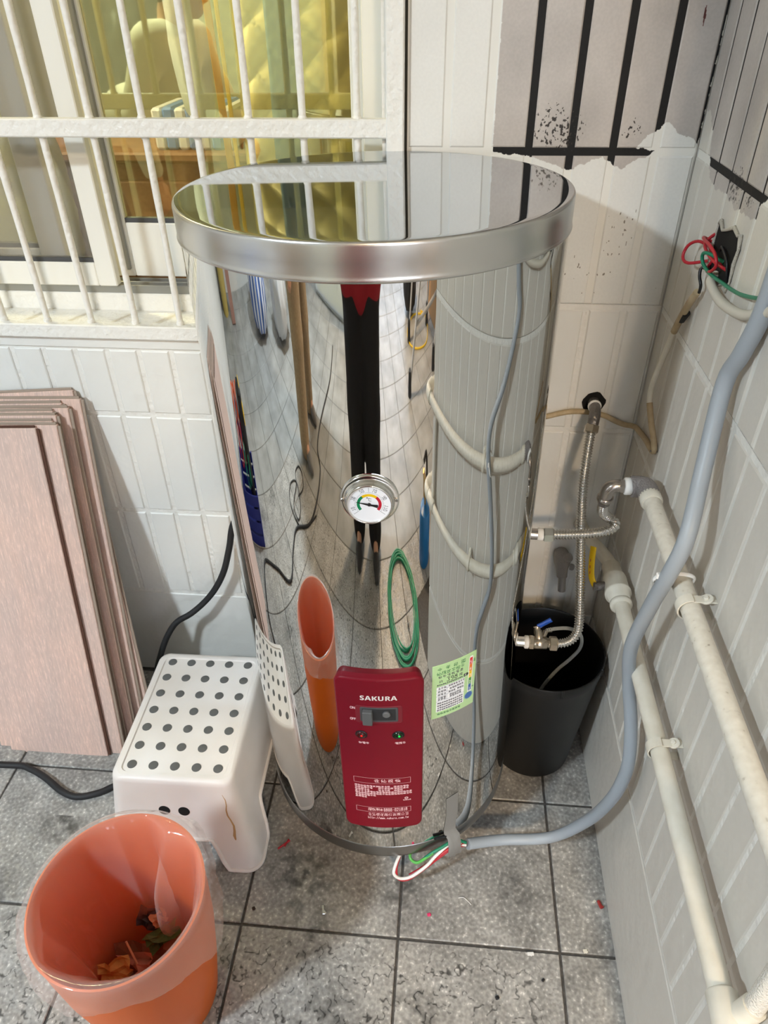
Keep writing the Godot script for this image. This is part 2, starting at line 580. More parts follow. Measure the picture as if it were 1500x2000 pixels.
# ---------------------------------------------------------------- _ready
func _ready() -> void:
	rng.seed = 71
	var cam := Camera3D.new()
	cam.name = "camera"
	cam.fov = 71.348
	cam.near = 0.02
	cam.transform = Transform3D(Basis(Vector3.UP, 0.0955417) * Basis(Vector3.RIGHT, -0.6360227) * Basis(Vector3.BACK, -0.0124344), Vector3(-0.358193, 1.439013, 1.206942))
	add_child(cam)
	cam.make_current()
	var we := WorldEnvironment.new()
	we.name = "environment"
	var env := Environment.new()
	var sky := Sky.new()
	var sm := ProceduralSkyMaterial.new()
	sm.sky_top_color = rgb(176, 196, 222)
	sm.sky_horizon_color = rgb(226, 230, 234)
	sm.ground_bottom_color = rgb(120, 118, 114)
	sm.ground_horizon_color = rgb(200, 200, 198)
	sm.sky_energy_multiplier = 3.3
	sky.sky_material = sm
	env.background_mode = Environment.BG_SKY
	env.sky = sky
	env.tonemap_mode = Environment.TONE_MAPPER_LINEAR
	env.tonemap_exposure = 1.21
	env.sdfgi_enabled = true
	env.ssao_enabled = true
	env.ssil_enabled = true
	we.environment = env
	add_child(we)
	make_materials()
	# two ceiling lamps on the balcony, one unseen lamp added behind the window
	ceiling_lamp(Vector3(-2.05, 2.44, 2.1), Vector2(0.22, 0.22), Color(0.90, 0.96, 1.0), 7.4, "white ceiling lamp nearer the left wall")
	ceiling_lamp(Vector3(0.15, 2.44, 3.1), Vector2(0.26, 0.26), Color(1.0, 0.88, 0.72), 6.8, "warm ceiling lamp nearer the open right side")
	added_room_lamp(Vector3(-1.62, 1.95, -0.42), Color(1.0, 0.95, 0.74), 1.35)

	build_shell()
	build_floor()
	build_wall_tiles()
	build_window()
	build_grille()
	build_heater()
	build_planks()
	build_stool()
	build_orange_bin()
	build_black_bin()
	build_pipes()
	build_heater_lines()
	build_electrics()
	build_debris()
	build_behind()
	build_bedroom()
	build_people()

func ceiling_lamp(at: Vector3, size: Vector2, c: Color, e: float, label: String) -> void:
	var t := thing("ceiling_lamp", label, "lamp", at)
	var st := ST()
	box(st, Vector3(0, 0.012, 0), Vector3(size.x + 0.04, 0.05, size.y + 0.04), 0.006)
	part("housing", st, M.whiteplastic, t)
	var m := mat(c, 0.5)
	m.emission_enabled = true
	m.emission = c
	m.emission_energy_multiplier = 2.0
	st = ST()
	box(st, Vector3(0, -0.016, 0), Vector3(size.x, 0.008, size.y), 0.003)
	part("diffuser", st, m, t)
	var l := AreaLight3D.new()
	l.name = "ceiling_lamp_light"
	l.area_size = size
	l.light_color = c
	l.light_energy = e
	l.area_range = 12.0
	l.shadow_enabled = true
	l.rotation_degrees = Vector3(-90, 0, 0)
	l.position = Vector3(0, -0.022, 0)
	t.add_child(l)

func added_room_lamp(at: Vector3, c: Color, e: float) -> void:  # unseen lamp, added so the things behind the glass are lit yellowish
	var t := thing("added_room_lamp", "unseen round lamp added to light the things behind the window", "lamp", at)
	var st := ST()
	lathe(st, [Vector2(0, 0.28), Vector2(0.09, 0.28), Vector2(0.09, 0.3), Vector2(0, 0.3)], 24)
	rod(st, Vector3(0, 0.05, 0), Vector3(0, 0.29, 0), 0.006)
	part("stem", st, M.whiteplastic, t)
	var m := mat(c, 0.5)
	m.emission_enabled = true
	m.emission = c
	m.emission_energy_multiplier = 2.0
	st = ST()
	lathe(st, [Vector2(0, -0.08), Vector2(0.05, -0.065), Vector2(0.078, -0.02), Vector2(0.08, 0.01), Vector2(0.05, 0.05), Vector2(0, 0.06)], 24, Basis.IDENTITY, Vector3.ZERO, 80)
	part("added_lamp_bulb", st, m, t)
	var l := OmniLight3D.new()
	l.name = "added_lamp_light"
	l.light_color = c
	l.light_energy = e
	l.omni_range = 8.0
	l.omni_attenuation = 2.0
	l.light_size = 0.08
	l.shadow_enabled = true
	t.add_child(l)

# ---------------------------------------------------------------- room shell
const WX0 := -1.92      # window opening
const WX1 := -0.47
const WY0 := 0.93
const WY1 := 2.25
const WEND := 0.93      # the right wall's free end
const CEIL := 2.48

func build_shell() -> void:
	var st := ST()
	var zf := -0.005
	var d := 0.2
	# back wall round the window opening
	box(st, Vector3((-4.1 + 0.2) / 2, WY0 / 2 - 0.05, zf - d / 2), Vector3(4.3, WY0 + 0.1, d))
	box(st, Vector3((-4.1 + WX0) / 2, (WY0 + CEIL) / 2, zf - d / 2), Vector3(WX0 + 4.1, CEIL - WY0, d))
	box(st, Vector3((WX1 + 0.2) / 2, (WY0 + CEIL) / 2, zf - d / 2), Vector3(0.2 - WX1, CEIL - WY0, d))
	box(st, Vector3((WX0 + WX1) / 2, (WY1 + CEIL) / 2, zf - d / 2), Vector3(WX1 - WX0, CEIL - WY1, d))
	struct("wall_back", st, M.plaster, "cream painted tiled back wall under and beside the window", "wall")
	st = ST()
	box(st, Vector3(1.15 + 0.005, CEIL / 2, (WEND - 0.2) / 2 - 0.0025), Vector3(2.3, CEIL + 0.1, WEND + 0.2 - 0.005))
	struct("wall_right", st, M.plaster, "cream painted tiled right wall carrying the water pipes", "wall")
	st = ST()
	box(st, Vector3(-4.1, CEIL / 2, 2.4), Vector3(0.2, CEIL + 0.1, 5.4))
	struct("wall_left", st, M.plaster, "far left wall seen only in the heater's mirror side", "wall")
	st = ST()
	box(st, Vector3(2.4, CEIL / 2, 2.95), Vector3(0.2, CEIL + 0.1, 4.2))
	struct("wall_alcove", st, M.plaster, "wall of the open part beyond the right wall's end", "wall")
	# rear wall with a wide balcony opening
	st = ST()
	box(st, Vector3(-2.3, CEIL / 2, 5.0), Vector3(3.6, CEIL + 0.1, 0.2))
	box(st, Vector3(2.15, CEIL / 2, 5.0), Vector3(0.5, CEIL + 0.1, 0.2))
	box(st, Vector3(0.7, 0.1, 5.0), Vector3(2.4, 0.3, 0.2))
	box(st, Vector3(0.7, 2.5, 5.0), Vector3(2.4, 0.4, 0.2))
	struct("wall_rear", st, mat(rgb(150, 147, 140), 0.75), "rear wall with the bright opening behind the photographer", "wall")
	st = ST()
	box(st, Vector3(-0.85, CEIL + 0.1, 2.4), Vector3(6.7, 0.2, 5.6))
	struct("ceiling", st, M.plaster, "plain pale balcony ceiling with two lamps", "ceiling")
	# rear opening: an aluminium frame with a pane
	st = ST()
	for x in [-0.47, 0.7, 1.87]:
		box(st, Vector3(x, 1.275, 4.98), Vector3(0.05, 2.05, 0.06), 0.004)
	for y in [0.275, 2.275]:
		box(st, Vector3(0.7, y, 4.98), Vector3(2.34, 0.05, 0.05), 0.004)
	var w := struct("window_2", st, M.alu, "white framed opening to daylight in the rear wall", "window")
	st = ST()
	box(st, Vector3(0.7, 1.275, 4.985), Vector3(2.3, 1.98, 0.006))
	part("pane", st, M.clear, w)
	# bedroom shell behind the window
	st = ST()
	box(st, Vector3(-1.15, 1.3, -2.7), Vector3(3.3, 3.0, 0.2))
	struct("wall_bedroom_back", st, mat(rgb(168, 168, 150), 0.8), "pale bedroom wall behind the window glass", "wall")
	st = ST()
	box(st, Vector3(-2.75, 1.3, -1.4), Vector3(0.2, 3.0, 2.6))
	struct("wall_bedroom_left", st, mat(rgb(206, 200, 170), 0.8), "left bedroom wall behind the window glass", "wall")
	st = ST()
	box(st, Vector3(0.45, 1.3, -1.4), Vector3(0.2, 3.0, 2.4))
	struct("wall_bedroom_right", st, mat(rgb(206, 200, 170), 0.8), "right bedroom wall behind the window glass", "wall")
	st = ST()
	box(st, Vector3(-1.15, CEIL + 0.1, -1.5), Vector3(3.4, 0.2, 2.6))
	struct("ceiling_bedroom", st, mat(rgb(214, 210, 190), 0.8), "bedroom ceiling behind the window glass", "ceiling")
	st = ST()
	box(st, Vector3(-1.15, -0.1, -1.5), Vector3(3.4, 0.2, 2.6))
	struct("floor_bedroom", st, mat(rgb(150, 124, 92), 0.6), "brown bedroom floor behind the window glass", "floor")

# ---------------------------------------------------------------- floor
func build_floor() -> void:
	var st := ST()
	box(st, Vector3(-0.85, -0.104, 2.4), Vector3(6.7, 0.2, 5.4))
	var fl := struct("floor", st, M.mort, "grey mottled square floor tiles with dark joints", "floor")
	# stone colour: 1.6 m square of mottled grey, sullied round the bin and before the heater
	var n := 1024
	var a := noise(0.012, 1, 4).get_image(n, n)
	var b := noise(0.16, 2, 3).get_image(n, n)
	var c := noise(0.045, 4, 4).get_image(n, n)
	var dth := FastNoiseLite.new()
	dth.seed = 9
	dth.frequency = 0.055
	dth.fractal_octaves = 2
	var tread := dth.get_image(n, n)
	var da := a.get_data()
	var db := b.get_data()
	var dc := c.get_data()
	var dt := tread.get_data()
	var out := PackedByteArray()
	out.resize(n * n * 3)
	# stains: x, z, radius, strength in metres
	var stains := [[-0.60, 0.50, 0.09, 0.55], [-0.57, 0.62, 0.07, 0.4], [-0.40, 0.52, 0.06, 0.45], [-1.13, 0.44, 0.06, 0.5], [-1.20, 0.62, 0.09, 0.35], [-0.18, 0.50, 0.05, 0.4], [-0.10, 0.40, 0.05, 0.3],
		[-0.36, 0.72, 0.07, 0.35], [-0.52, 0.76, 0.10, 0.4], [-0.25, 0.80, 0.09, 0.35], [-0.07, 0.55, 0.04, 0.35], [-0.70, 0.66, 0.06, 0.3]]
	for j in n:
		var z := 1.6 * j / n
		for i in n:
			var x := -1.5 + 1.6 * i / n
			var k := j * n + i
			var fa := da[k] / 255.0 - 0.5
			var fb := db[k] / 255.0 - 0.5
			var fc := dc[k] / 255.0 - 0.5
			var v := 156.0 + fa * 36.0 + fb * 66.0 + fc * 30.0
			if fb > 0.27:
				v += 34.0
			var dark := 0.0
			if z > 0.42 and x < -0.1:
				for s in stains:
					var q: float = ((x - s[0]) * (x - s[0]) + (z - s[1]) * (z - s[1])) / (s[2] * s[2])
					if q < 1.5:
						dark += s[3] * exp(-q * 2.0) * (0.55 + fc * 2.4)
				if z > 0.58:   # worn tread prints
					var tr: float = dt[k] / 255.0
					var wgt := smoothstep(0.58, 0.66, z) * smoothstep(-0.06, -0.2, x)
					var rid := absf(tr - 0.5)
					if rid < 0.06 and fc > 0.0:
						dark += wgt * 0.62 * (0.06 - rid) / 0.06 * clampf(fc * 6.0 + 0.5, 0.0, 1.0)
					v += wgt * 10.0
			v *= 1.0 - clampf(dark, 0.0, 0.8)
			out[k * 3] = int(clampf(v * 1.012, 0, 255))
			out[k * 3 + 1] = int(clampf(v * 0.995, 0, 255))
			out[k * 3 + 2] = int(clampf(v * 0.965, 0, 255))
	var im := Image.create_from_data(n, n, false, Image.FORMAT_RGB8, out)
	var m := mat(Color.WHITE, 0.42)
	m.albedo_texture = tex(im)
	var nt := NoiseTexture2D.new()
	nt.width = 512
	nt.height = 512
	nt.seamless = true
	nt.as_normal_map = true
	nt.bump_strength = 2.0
	nt.noise = noise(0.04, 12, 4)
	m.normal_enabled = true
	m.normal_texture = nt
	m.normal_scale = 0.6
	var far := mat(rgb(134, 132, 128), 0.34)
	var s := 0.30
	var x0 := -1.2994
	var z0 := 0.30626
	var g := 0.0025
	var far_st := ST()
	for j in range(-2, 17):
		for i in range(-10, 13):
			var xa := x0 + i * s + g
			var xb := x0 + (i + 1) * s - g
			var za := z0 + j * s + g
			var zb := z0 + (j + 1) * s - g
			if za < 0.93 and xb > 0.0:
				xb = 0.004
			za = maxf(za, -0.004)
			xa = maxf(xa, -4.0)
			xb = minf(xb, 2.3)
			zb = minf(zb, 4.9)
			if xb - xa < 0.01 or zb - za < 0.01:
				continue
			var near := i >= -2 and i <= 4 and j <= 3
			var t := ST() if near else far_st
			var h := rng.randf_range(-0.0006, 0.0)
			floor_tile(t, xa, xb, za, zb, h)
			if near:
				part("tile", t, m, fl)
	var fs := part("far_tiles", far_st, tinted(mat(Color.WHITE, 0.42), 0.012, 1.1, rgb(136, 135, 132), rgb(172, 171, 168), 14), fl)
	fs.set_meta("kind", "stuff")

func floor_tile(st: SurfaceTool, xa: float, xb: float, za: float, zb: float, h: float) -> void:
	st.set_smooth_group(-1)
	var e := 0.0016
	var lo := -0.005
	var ring := [[Vector3(xa, lo, za), Vector3(xb, lo, za), Vector3(xb, lo, zb), Vector3(xa, lo, zb)],
		[Vector3(xa, h - e, za), Vector3(xb, h - e, za), Vector3(xb, h - e, zb), Vector3(xa, h - e, zb)],
		[Vector3(xa + e, h, za + e), Vector3(xb - e, h, za + e), Vector3(xb - e, h, zb - e), Vector3(xa + e, h, zb - e)]]
	var uv := func(p: Vector3) -> void:
		st.set_uv(Vector2((p.x + 1.5) / 1.6, p.z / 1.6))
		st.add_vertex(p)
	for r in 2:
		for k in 4:
			var a: Vector3 = ring[r][k]
			var b: Vector3 = ring[r][(k + 1) % 4]
			var c: Vector3 = ring[r + 1][(k + 1) % 4]
			var d: Vector3 = ring[r + 1][k]
			for p in [a, b, c, a, c, d]:
				uv.call(p)
	for p in [ring[2][0], ring[2][1], ring[2][2], ring[2][0], ring[2][2], ring[2][3]]:
		uv.call(p)

# ---------------------------------------------------------------- wall tiles
const BACK_EDGE := [-0.302, 1.234, -0.27, 1.231, -0.242, 1.227, -0.215, 1.218, -0.188, 1.209, -0.179, 1.211, -0.157, 1.221, -0.137, 1.227, -0.127, 1.222, -0.115, 1.213, -0.104, 1.212, -0.093, 1.221, -0.082, 1.227, -0.066, 1.229, -0.061, 1.234, -0.075, 1.238, -0.088, 1.239, -0.084, 1.249, -0.072, 1.258, -0.064, 1.262, -0.057, 1.268, -0.048, 1.274, -0.042, 1.268, -0.034, 1.262, -0.02, 1.256, -0.01, 1.255, 0.0, 1.245]
const RIGHT_EDGE := [0.0, 1.245, 0.0, 1.262, 0.006, 1.288, 0.013, 1.293, 0.022, 1.291, 0.04, 1.279, 0.056, 1.256, 0.066, 1.234, 0.074, 1.226, 0.084, 1.221, 0.12, 1.208, 0.145, 1.213, 0.173, 1.212, 0.215, 1.206, 0.258, 1.209, 0.286, 1.209, 0.286, 1.225, 0.296, 1.233, 0.312, 1.25, 0.33, 1.3]

func wall_pictures(w: int, h: int, x0: float, y0: float, wid: float, hei: float, edge: Array, left_limit: float, right_side: bool) -> Array:
	# two pictures of one stretch of wall: the tile faces and the joints, each bare or painted over
	var poly := PackedVector2Array()
	for i in range(0, edge.size(), 2):
		poly.append(Vector2(edge[i], edge[i + 1]))
	poly.append(Vector2(poly[poly.size() - 1].x, 3.0))
	poly.append(Vector2(poly[0].x, 3.0))
	var n1 := noise(60.0, 21, 3)
	var n2 := noise(6.0, 22, 4)
	var n3 := noise(170.0, 23, 2)
	var face := PackedByteArray()
	var joint := PackedByteArray()
	face.resize(w * h * 3)
	joint.resize(w * h * 3)
	var moulds := [[-0.198, 1.262, 0.02, 1.0], [-0.19, 1.25, 0.012, 1.0], [-0.215, 1.275, 0.02, 0.7], [-0.22, 1.25, 0.012, 0.6], [-0.1, 1.262, 0.012, 0.4], [-0.235, 1.26, 0.01, 0.5]]
	if right_side:
		moulds = [[0.19, 1.228, 0.016, 1.1], [0.205, 1.236, 0.012, 1.0], [0.175, 1.235, 0.012, 0.8], [0.2, 1.215, 0.014, 0.7], [0.25, 1.225, 0.012, 0.5]]
	for j in h:
		var y := y0 + hei * (1.0 - (j + 0.5) / h)
		for i in w:
			var x := x0 + wid * (i + 0.5) / w
			var k := (j * w + i) * 3
			var wob := Vector2(n1.get_noise_2d(x, y), n1.get_noise_2d(x + 7.0, y)) * (0.0008 if (x < -0.29 and not right_side) else 0.004)
			var p := Vector2(x, y) + wob
			var bare := false
			if y > 1.19:
				bare = Geometry2D.is_point_in_polygon(p, poly) and p.x > left_limit
			var big := n2.get_noise_2d(x, y)
			var fine := n3.get_noise_2d(x, y)
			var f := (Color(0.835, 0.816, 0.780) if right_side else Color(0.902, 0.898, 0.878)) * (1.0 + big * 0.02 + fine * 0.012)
			var g := Color(0.91, 0.902, 0.878)
			if bare:
				f = Color(0.735, 0.705, 0.68) * (1.0 + big * 0.10 + fine * 0.03)
				g = Color(0.055, 0.05, 0.055) * (1.0 + fine * 0.4)
				for md in moulds:
					var q: float = ((x - md[0]) * (x - md[0]) + (y - md[1]) * (y - md[1])) / (md[2] * md[2])
					if q < 2.5 and n3.get_noise_2d(x * 1.3 + 3.0, y * 0.9) * 0.6 + n1.get_noise_2d(x * 1.6 + 9.0, y * 1.6) * 0.7 > 0.33 + 0.2 * q - md[3] * 0.2:
						f = Color(0.16, 0.13, 0.11)
						g = g.lerp(Color(0.3, 0.27, 0.25), 0.5)
				if not right_side and absf(x + 0.123) < 0.003 and absf(y - 1.291) < 0.0045 or (not right_side and absf(x + 0.03 + (y - 1.4) * 0.06) < 0.0013 * (1.2 - absf(y - 1.402) / 0.012) and absf(y - 1.402) < 0.012):
					f = Color(0.3, 0.12, 0.1) if y > 1.35 else Color(0.27, 0.23, 0.2)
			elif y < 1.2 and not right_side and n3.get_noise_2d(x * 0.75 + 11.0, y * 0.34) > 0.60 and big > 0.16 and x > -0.2:
				f = Color(0.5, 0.47, 0.42)   # chips in the paint
			face[k] = int(clampf(f.r * 255, 0, 255))
			face[k + 1] = int(clampf(f.g * 255, 0, 255))
			face[k + 2] = int(clampf(f.b * 255, 0, 255))
			joint[k] = int(clampf(g.r * 255, 0, 255))
			joint[k + 1] = int(clampf(g.g * 255, 0, 255))
			joint[k + 2] = int(clampf(g.b * 255, 0, 255))
	var res := []
	for d in [face, joint]:
		var m := mat(Color.WHITE, 0.34 if d == face else 0.75)
		m.albedo_texture = tex(Image.create_from_data(w, h, false, Image.FORMAT_RGB8, d))
		res.append(m)
	return res

# a bevelled wall tile; u along the wall, v up; faces +n; uv as a share of the picture
func wall_tile(u0: float, u1: float, v0: float, v1: float, tf: Transform3D, uvr: Rect2, deep := 0.006, proud := 0.0) -> SurfaceTool:
	var st := ST()
	var e := 0.0022
	var pts := func(ua: float, ub: float, va: float, vb: float, n: float) -> Array:
		return [Vector3(ua, va, n), Vector3(ub, va, n), Vector3(ub, vb, n), Vector3(ua, vb, n)]
	var rings := [pts.call(u0, u1, v0, v1, -deep), pts.call(u0, u1, v0, v1, proud - 0.0016), pts.call(u0 + e, u1 - e, v0 + e, v1 - e, proud)]
	var put := func(p: Vector3) -> void:
		st.set_uv(Vector2((p.x - uvr.position.x) / uvr.size.x, 1.0 - (p.y - uvr.position.y) / uvr.size.y))
		st.add_vertex(tf * p)
	var flip := tf.basis.determinant() < 0.0
	var quads := []
	for r in 2:
		for k in 4:
			quads.append([rings[r][k], rings[r][(k + 1) % 4], rings[r + 1][(k + 1) % 4], rings[r + 1][k]])
	quads.append(rings[2])
	for q in quads:
		var o := [0, 2, 1, 0, 3, 2] if not flip else [0, 1, 2, 0, 2, 3]
		for i in o:
			put.call(q[i])
	return st

func build_wall_tiles() -> void:
	var back := get_node("wall_back")
	var right := get_node("wall_right")
	var br := Rect2(-0.45, 1.0, 0.45, 1.2)
	var bm := wall_pictures(540, 1440, -0.45, 1.0, 0.45, 1.2, BACK_EDGE, -0.3015, false)
	var rr := Rect2(0.0, 1.0, 0.95, 1.2)
	var rm := wall_pictures(800, 1024, 0.0, 1.0, 0.95, 1.2, RIGHT_EDGE, -1.0, true)
	var tb := Transform3D.IDENTITY
	var tr := Transform3D(Basis(Vector3(0, 0, 1), Vector3(0, 1, 0), Vector3(-1, 0, 0)), Vector3.ZERO)
	var j := 0.0052      # half a joint
	# joint beds of the two stretches where bare black joints show
	var st := wall_tile(WX1 + 0.01, 0.0, 1.0004, 2.2, Transform3D(Basis.IDENTITY, Vector3(0, 0, -0.0016)), br, 0.001)
	part("joint_bed", st, bm[1], back)
	st = wall_tile(0.0, 0.928, 1.0004, 2.2, Transform3D(tr.basis, Vector3(0.0016, 0, 0)), rr, 0.001)
	part("joint_bed", st, rm[1], right)
	# painted-over joints lower down
	st = ST()
	box(st, Vector3(-0.9, 0.59, -0.0043), Vector3(1.8, 0.66, 0.003))
	box(st, Vector3(-0.232, 0.955, -0.0043), Vector3(0.464, 0.07, 0.003))
	box(st, Vector3(-0.232, 0.9952, -0.0031), Vector3(0.464, 0.0104, 0.003))
	part("joint_bed", st, M.joint, back)
	st = ST()
	box(st, Vector3(0.0031, 0.64, 0.464), Vector3(0.003, 0.72, 0.928))
	part("joint_bed", st, M.joint, right)
	# back wall: under the window and beside it
	for r in range(-5, 4):
		var yb := Y0 + r * PY + j
		var yt := Y0 + (r + 1) * PY - j
		for k in range(0, 29):
			var xb := -0.0604 - (k - 1) * PX - j
			var xa := -0.0604 - k * PX + j
			xb = minf(xb, -0.0015)
			var t := yt
			var b := yb
			if xa < WX1 + 0.035:
				if b > 0.8:
					continue
				t = minf(t, 0.893)
			if r == -5:
				continue
			var m: Material = bm[0] if (b > 1.0 and xa > WX1) else M.paint
			if k > 27 and r > -2:
				continue
			part("tile", wall_tile(xa, xb, b, t, tb, br, 0.006, rng.randf_range(-0.0005, 0.0004)), m, back)
	for r in range(-4, 4):
		var yb := Y0 + r * PY + j
		var yt := Y0 + (r + 1) * PY - j
		for k in range(0, 17):
			var za := 0.0468 + (k - 1) * PZ + 0.0030
			var zb := 0.0468 + k * PZ - 0.0030
			za = maxf(za, 0.002)
			zb = minf(zb, WEND - 0.004)
			if zb - za < 0.012:
				continue
			part("tile", wall_tile(za, zb, yb, yt, tr, rr, 0.006, rng.randf_range(-0.0005, 0.0004)), rm[0] if yb > 1.0 else M.paint_right, right)
	# smooth painted plinth below the lowest row, and the coat over the joints under the grille
	st = ST()
	box(st, Vector3(-0.9, (0.2795 - 0.006) / 2, -0.003), Vector3(1.8, 0.2795 - 0.006, 0.006), 0.0015)
	struct("baseboard_back", st, M.paint, "smooth painted plinth along the foot of the back wall", "plinth")
	st = ST()
	box(st, Vector3(0.003, (0.2795 - 0.006) / 2, 0.465), Vector3(0.006, 0.2795 - 0.006, 0.925), 0.0015)
	struct("baseboard_right", st, M.paint_right, "smooth painted plinth along the foot of the right wall", "plinth")
	st = ST()
	box(st, Vector3(-1.2, 0.911, -0.003), Vector3(1.45, 0.028, 0.009), 0.002)
	struct("trim_1", st, M.paint, "painted mortar strip under the window grille", "trim")

# ---------------------------------------------------------------- window
func build_window() -> void:
	var zw := -0.12
	var st := ST()
	box(st, Vector3((WX0 + WX1) / 2, 0.926, -0.0625), Vector3(WX1 - WX0, 0.012, 0.125), 0.002)
	var w := struct("window_1", st, M.enamel, "white sliding window with tinted glass behind the bar grille", "window")
	# stepped bottom frame with tracks
	st = ST()
	box(st, Vector3((WX0 + WX1) / 2, 0.9475, zw - 0.02), Vector3(WX1 - WX0, 0.035, 0.075), 0.002)
	part("sill_frame", st, M.enamel, w)
	for k in 3:
		st = ST()
		box(st, Vector3((WX0 + WX1) / 2, 0.972, zw + 0.012 - k * 0.022), Vector3(WX1 - WX0, 0.016, 0.004), 0.001)
		part("track", st, M.alu_shade, w)
	# jambs and head
	st = ST()
	box(st, Vector3(WX1 - 0.02, 1.6, zw - 0.02), Vector3(0.04, 1.3, 0.075), 0.002)
	part("jamb", st, M.alu, w)
	st = ST()
	box(st, Vector3(WX0 + 0.02, 1.6, zw - 0.02), Vector3(0.04, 1.3, 0.075), 0.002)
	part("jamb", st, M.alu, w)
	st = ST()
	box(st, Vector3((WX0 + WX1) / 2, 2.23, zw - 0.02), Vector3(WX1 - WX0, 0.04, 0.075), 0.002)
	part("head", st, M.alu, w)
	# outer left sash carrying the insect screen
	sash(w, -1.92, -0.99, 0.98, 2.21, zw + 0.012, 0.036, 0.044, M.mesh, "screen")
	# middle sash, smaller clear pane behind the screen
	sash(w, -1.9, -1.09, 0.992, 2.2, zw - 0.012, 0.05, 0.05, M.glass_yellow, "pane")
	# right sash with the tinted pane
	sash(w, -1.02, -0.485, 0.985, 2.21, zw - 0.034, 0.05, 0.1, M.glass, "pane")
	# a second pane edge overlapping on the right, brighter yellow
	st = ST()
	box(st, Vector3(-0.568, 1.6, zw - 0.05), Vector3(0.112, 1.1, 0.004), 0.0)
	part("pane", st, M.glass_yellow, w)
	st = ST()
	box(st, Vector3(-0.985, 1.6, zw - 0.022), Vector3(0.02, 1.2, 0.012), 0.001)
	part("seal_strip", st, M.alu_shade, w)

func sash(w: Node, xa: float, xb: float, ya: float, yb: float, z: float, stile: float, rail: float, gm: Material, pane_name: String) -> void:
	var st := ST()
	box(st, Vector3(xa + stile / 2, (ya + yb) / 2, z), Vector3(stile, yb - ya, 0.02), 0.002)
	box(st, Vector3(xb - stile / 2, (ya + yb) / 2, z), Vector3(stile, yb - ya, 0.02), 0.002)
	box(st, Vector3((xa + xb) / 2, ya + rail / 2, z), Vector3(xb - xa - 2 * stile, rail, 0.019), 0.002)
	box(st, Vector3((xa + xb) / 2, yb - 0.025, z), Vector3(xb - xa - 2 * stile, 0.05, 0.019), 0.002)
	var f := part("sash_frame", st, M.alu, w)
	st = ST()
	box(st, Vector3((xa + xb) / 2, (ya + rail + yb - 0.05) / 2, z), Vector3(xb - xa - 2 * stile, yb - 0.05 - ya - rail, 0.003))
	part(pane_name, st, gm, f)
	# dark rubber bead along the bottom of the pane
	st = ST()
	box(st, Vector3((xa + xb) / 2, ya + rail + 0.004, z), Vector3(xb - xa - 2 * stile, 0.008, 0.012))
	part("rubber_bead", st, M.greyplastic, f)

func build_grille() -> void:
	var t := thing("window_grille", "white painted steel bar grille across the sliding window", "window grille")
	var z := 0.0
	var st := ST()
	box(st, Vector3(-0.449, 1.6, z + 0.002), Vector3(0.027, 1.36, 0.024), 0.002)
	part("post", st, M.enamel, t)
	st = ST()
	box(st, Vector3(-1.2, 0.934, z + 0.004), Vector3(1.5, 0.026, 0.022), 0.002)
	part("bottom_rail", st, M.enamel, t)
	st = ST()
	box(st, Vector3(-1.2, 1.2655, z + 0.002), Vector3(1.48, 0.026, 0.02), 0.002)
	part("cross_rail", st, M.enamel, t)
	st = ST()
	box(st, Vector3(-1.2, 2.2, z + 0.002), Vector3(1.5, 0.026, 0.02), 0.002)
	part("top_rail", st, M.enamel, t)
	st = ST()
	box(st, Vector3(-0.4335, 1.7, -0.001), Vector3(0.0036, 0.95, 0.004))  # solid dark strip put in for the shade beside the post
	part("gap_shade_strip", st, mat(rgb(46, 45, 38), 0.9), t, "dark strip standing for the shade between the post and the tiles")
	for k in 17:
		var x := -0.507 - k * 0.0836
		st = ST()
		var p := []
		var rr := []
		for i in 40:
			var y := 0.94 + 1.255 * i / 39.0
			p.append(Vector3(x + sin(y * 9.0 + k) * 0.0006, y, z - 0.001))
			rr.append(0.0056 + 0.00035 * sin(y * 37.0 + k * 2.0) + rng.randf_range(0, 0.0002))
		tube(st, p, rr, 12)
		for y in [0.95, 1.253, 1.278]:   # weld beads
			tube(st, [Vector3(x, y - 0.004, z), Vector3(x, y, z), Vector3(x, y + 0.004, z)], [0.006, 0.0074, 0.006], 10)
		part("bar", st, M.enamel, t)

# ---------------------------------------------------------------- the heater
func cyl(deg: float, h: float, r := TANK_R) -> Vector3:   # a point in the heater's own frame
	var a := deg_to_rad(deg)
	return Vector3(sin(a) * r, h, cos(a) * r)

func heater_basis() -> Basis:
	var y := Vector3(-0.0125889, 1.0, -0.0053096).normalized()
	var x := (Vector3.RIGHT - y * y.x).normalized()
	return Basis(x, y, x.cross(y))

func heater_point(deg: float, h: float, r := TANK_R) -> Vector3:
	return Vector3(-0.442439, 0.0, 0.258101) + heater_basis() * cyl(deg, h, r)

